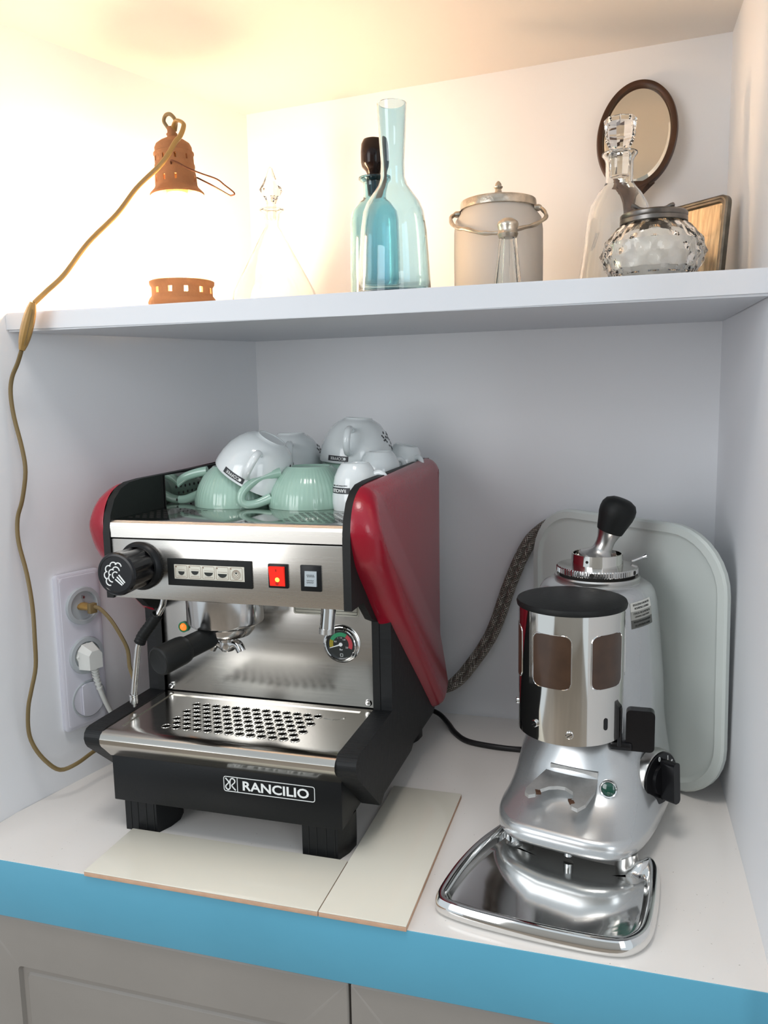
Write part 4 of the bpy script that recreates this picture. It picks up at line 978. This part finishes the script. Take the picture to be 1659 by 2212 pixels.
# glass shaker
t, o, z0 = vessel('glass_shaker', 'small faceted glass shaker with domed silver cap before the biscuit barrel', 'shaker', -.2870, -.3200,
    [(.0175, .6935), (.0176, .6990), (.0168, .7060), (.0137, .7342), (.0112, .7560), (.0104, .7625)], .0030, 'clear_glass', seg=10)
for p in o.data.polygons: p.use_smooth = False
b = B(); b.lathe([(0, .7600), (.0112, .7600), (.0122, .7625), (.0130, .7648), (.0122, .7665), (.0116, .7695), (.0130, .7740), (.0134, .7765), (.0122, .7795), (.0085, .7820), (.0062, .7834), (0, .7842)], (-.2870, -.32, 0), 40); cp_ = obj('silver_cap', b, 'old_silver', t)
b = B(); b.lathe([(0, .690), (0, .6990), (.0125, .6990), (.0105, .7290), (0, .7300)], (-.2870, -.32, 0), 10); 
b.bm.free()
# clear decanter
t, o, z0 = vessel('decanter', 'clear engraved glass decanter with flat-topped stopper before the hand mirror', 'decanter', -.1555, -.2000,
    [(.0545, .6960), (.0545, .7000), (.0514, .7175), (.0449, .7593), (.0423, .7894), (.0378, .8127), (.0288, .8287), (.0204, .8388), (.0180, .8430), (.0179, .8695), (.0195, .8740), (.0230, .8785), (.0230, .8805), (.0190, .8815)], .0024, 'clear_glass')
b = B(); b.lathe([(0, .8500), (.0130, .8510), (.0135, .8600), (.0150, .8790), (.0120, .8835), (.0140, .8880), (.0185, .8960), (.0192, .9030), (.0198, .9060), (.0195, .9085), (.0206, .9130), (.0214, .9220), (.0206, .9237), (.0150, .9237), (.0140, .9190), (0, .9185)], (-.1555, -.20, 0), 8); obj('stopper', b, 'clear_glass', t, smooth=15)
b = B()
for k in range(3):
    for s_, a0 in ((1, -PI/2+.32), (-1, -PI/2-.75)):
        q = []
        for j in range(6):
            z = .752+.0045*j; a = a0+s_*(.05*k)-s_*.035*j; r_ = .0449-(z-.7593)*.085+.0002; q.append((-.1555+r_*math.cos(a), -.20+r_*math.sin(a), z))
        b.tube(q, .00045, 5)
obj('engraving', b, 'frosted_glass', o, kind='stuff')
# cut glass sugar bowl
SX, SY = -.1140, -.3300; sz = shelf_z(SX)+.0002
t = thing('sugar_bowl', 'cut glass sugar bowl with dark silver lid, nearest the right end', 'bowl', (SX, SY, sz))
def cut(a, r, z):
    if .701 < z < .7585:
        k = 14; u = k*a/2; v = (z-.700)*115
        return r*(1-.052*(abs(math.sin(u+v))+abs(math.sin(u-v)))*.9)*1.03
    return r
op = [(.0300, sz), (.0400, .6945)]+[(.0474+(.0600-.0474)*math.sin(PI/2*min(1, (z-.6985)/.0275)) if z < .726 else .0372+(.0600-.0372)*math.cos(PI/2*min(1, (z-.726)/.0345))**.8, z) for z in [.6985+.0019*i for i in range(32)]]+[(.0366, .7602), (.0366, .7640)]
ip_ = [(.0335, .7640), (.0335, .7590), (.0430, .7500), (.0520, .7380), (.0535, .7240), (.0480, .7090), (.036, .7000), (0, .6990)]
b = B(); b.lathe([(0, sz)]+op+ip_, (SX, SY, 0), 126, rf=cut); obj('glass_body', b, 'cut_glass', t, smooth=18)
rs = random.Random(5)
b = B(); b.lathe([(0, .6992), (.0358, .7003), (.0478, .7091), (.0532, .7240), (.0516, .7380), (.0440, .7470), (.020, .7500), (0, .7510)], (SX, SY, 0), 40, rf=lambda a, r, z: r*(1-.05*abs(math.sin(3*a+z*200)))); obj('sugar_fill', b, 'sugar', t, smooth=25, label='white sugar inside')
b = B(); b.lathe([(.0372, .7605), (.0384, .7612), (.0384, .7655), (.0376, .7665), (.0384, .7680), (.0384, .7712), (.0370, .7728), (.0300, .7745), (.0180, .7760), (0, .7765)], (SX, SY, 0), 64); ld = obj('lid', b, 'dark_silver', t)
b = B(); b.tube(catmull([(SX-.024, SY-.006, .7830), (SX-.020, SY-.008, .7800), (SX-.014, SY-.008, .7772), (SX, SY-.008, .7762), (SX+.012, SY-.008, .7768), (SX+.018, SY-.008, .7790), (SX+.021, SY-.006, .7800)], 5), lambda u: .0018+.0012*abs(2*u-1), 8)
obj('lid_ornament', b, 'dark_silver', ld)

# ------------------------------------------------------------------ hand mirror leaning on the back wall
hm = thing('hand_mirror', 'oval hand mirror in a dark wooden frame leaning against the back wall', 'mirror', (-.118, -.062, shelf_z(-.118)))
MC_ = Vector((-.1335, -.0260, .9525)); mn = Vector((-.06, -.985, .16)).normalized()
mu = Vector((0, 0, 1)); mu = (mu-mn*mu.dot(mn)).normalized(); mr_ = mu.cross(mn).normalized()
if mr_.x < 0: mr_ = -mr_
tl_ = math.radians(-4); mr2 = mr_*math.cos(tl_)+mu*math.sin(tl_); mu2 = mu*math.cos(tl_)-mr_*math.sin(tl_)
def mp3(u, v, w): return MC_+mr2*u+mu2*v+mn*w
b = B(); n = 96; rings = []
for ia, ib, w in ((.0585, .0830, -.006), (.0590, .0836, -.001), (.0572, .0815, .0045), (.0535, .0778, .0055), (.0500, .0740, .0035), (.0494, .0733, .0000), (.0494, .0733, -.006)):
    rings.append([mp3(ia*math.cos(2*PI*k/n), ib*math.sin(2*PI*k/n)*(1.0 if math.sin(2*PI*k/n) > 0 else 1.02), w) for k in range(n)])
b.loft(rings+[rings[0]], cap0=False, cap1=False)
obj('frame', b, 'mirror_wood', hm, smooth=50)
b = B(); b.loft([[mp3(ia*math.cos(2*PI*k/n), ib*math.sin(2*PI*k/n), w) for k in range(n)] for ia, ib, w in ((.0505, .0742, -.005), (.0500, .0738, -.0005), (.0450, .0680, .0010))]); obj('mirror_glass', b, 'mirror_glass', hm, smooth=12)
b = B(); hl = []
for t_, wd in ((-.072, .034), (-.081, .0250), (-.090, .0165), (-.102, .0115), (-.125, .0095), (-.160, .0105), (-.205, .0120), (-.245, .0130), (-.2585, .0085)):
    c_ = .0000+(t_+.08)*-.08
    hl.append([mp3(c_-wd, t_, -.005), mp3(c_-wd*.8, t_, .004), mp3(c_+wd*.8, t_, .004), mp3(c_+wd, t_, -.005)])
b.loft(hl); obj('handle', b, 'mirror_wood', hm, smooth=30)

# ------------------------------------------------------------------ photo frame in the right corner
fa_, fb_ = Vector((-.0860, -.0860, 0)), Vector((-.0105, -.1575, 0)); fz = shelf_z(-.05)+.0004
fe = (fb_-fa_).normalized(); fn = Vector((fe.y, -fe.x, 0)); 
if fn.y > 0: fn = -fn
fw = (fb_-fa_).length; fh = .8265-fz
ft = math.radians(6); fu = Vector((0, 0, 1))*math.cos(ft)-fn*math.sin(ft)
pf_ = thing('photo_frame', 'tarnished metal photo frame standing in the right corner behind the sugar bowl', 'photo frame', (fa_.x/2+fb_.x/2, fa_.y/2+fb_.y/2, fz))
def fp3(u, v, w): return Vector((fa_.x, fa_.y, fz))+fe*u+fu*v+fn*(w+.018)
b = B(); 
def frr(i, w, r): return [fp3(p[0], p[1], w) for p in rrect(i, fw-i, i, fh/math.cos(ft)-i, r, 6)]
rg_ = [frr(0, -.005, .012), frr(0, .003, .012), frr(.002, .005, .011), frr(.0045, .0045, .009), frr(.005, .0030, .009), frr(.008, .0030, .007), frr(.0095, .0005, .006), frr(.0095, -.005, .006)]
b.loft(rg_+[rg_[0]], cap0=False, cap1=False); obj('frame_rim', b, 'frame_metal', pf_, smooth=35)
b = B(); b.loft([frr(.009, -.004, .006), frr(.009, -.0005, .006), frr(.013, .0000, .003)]); obj('picture_glass', b, 'frame_photo', pf_, smooth=15)
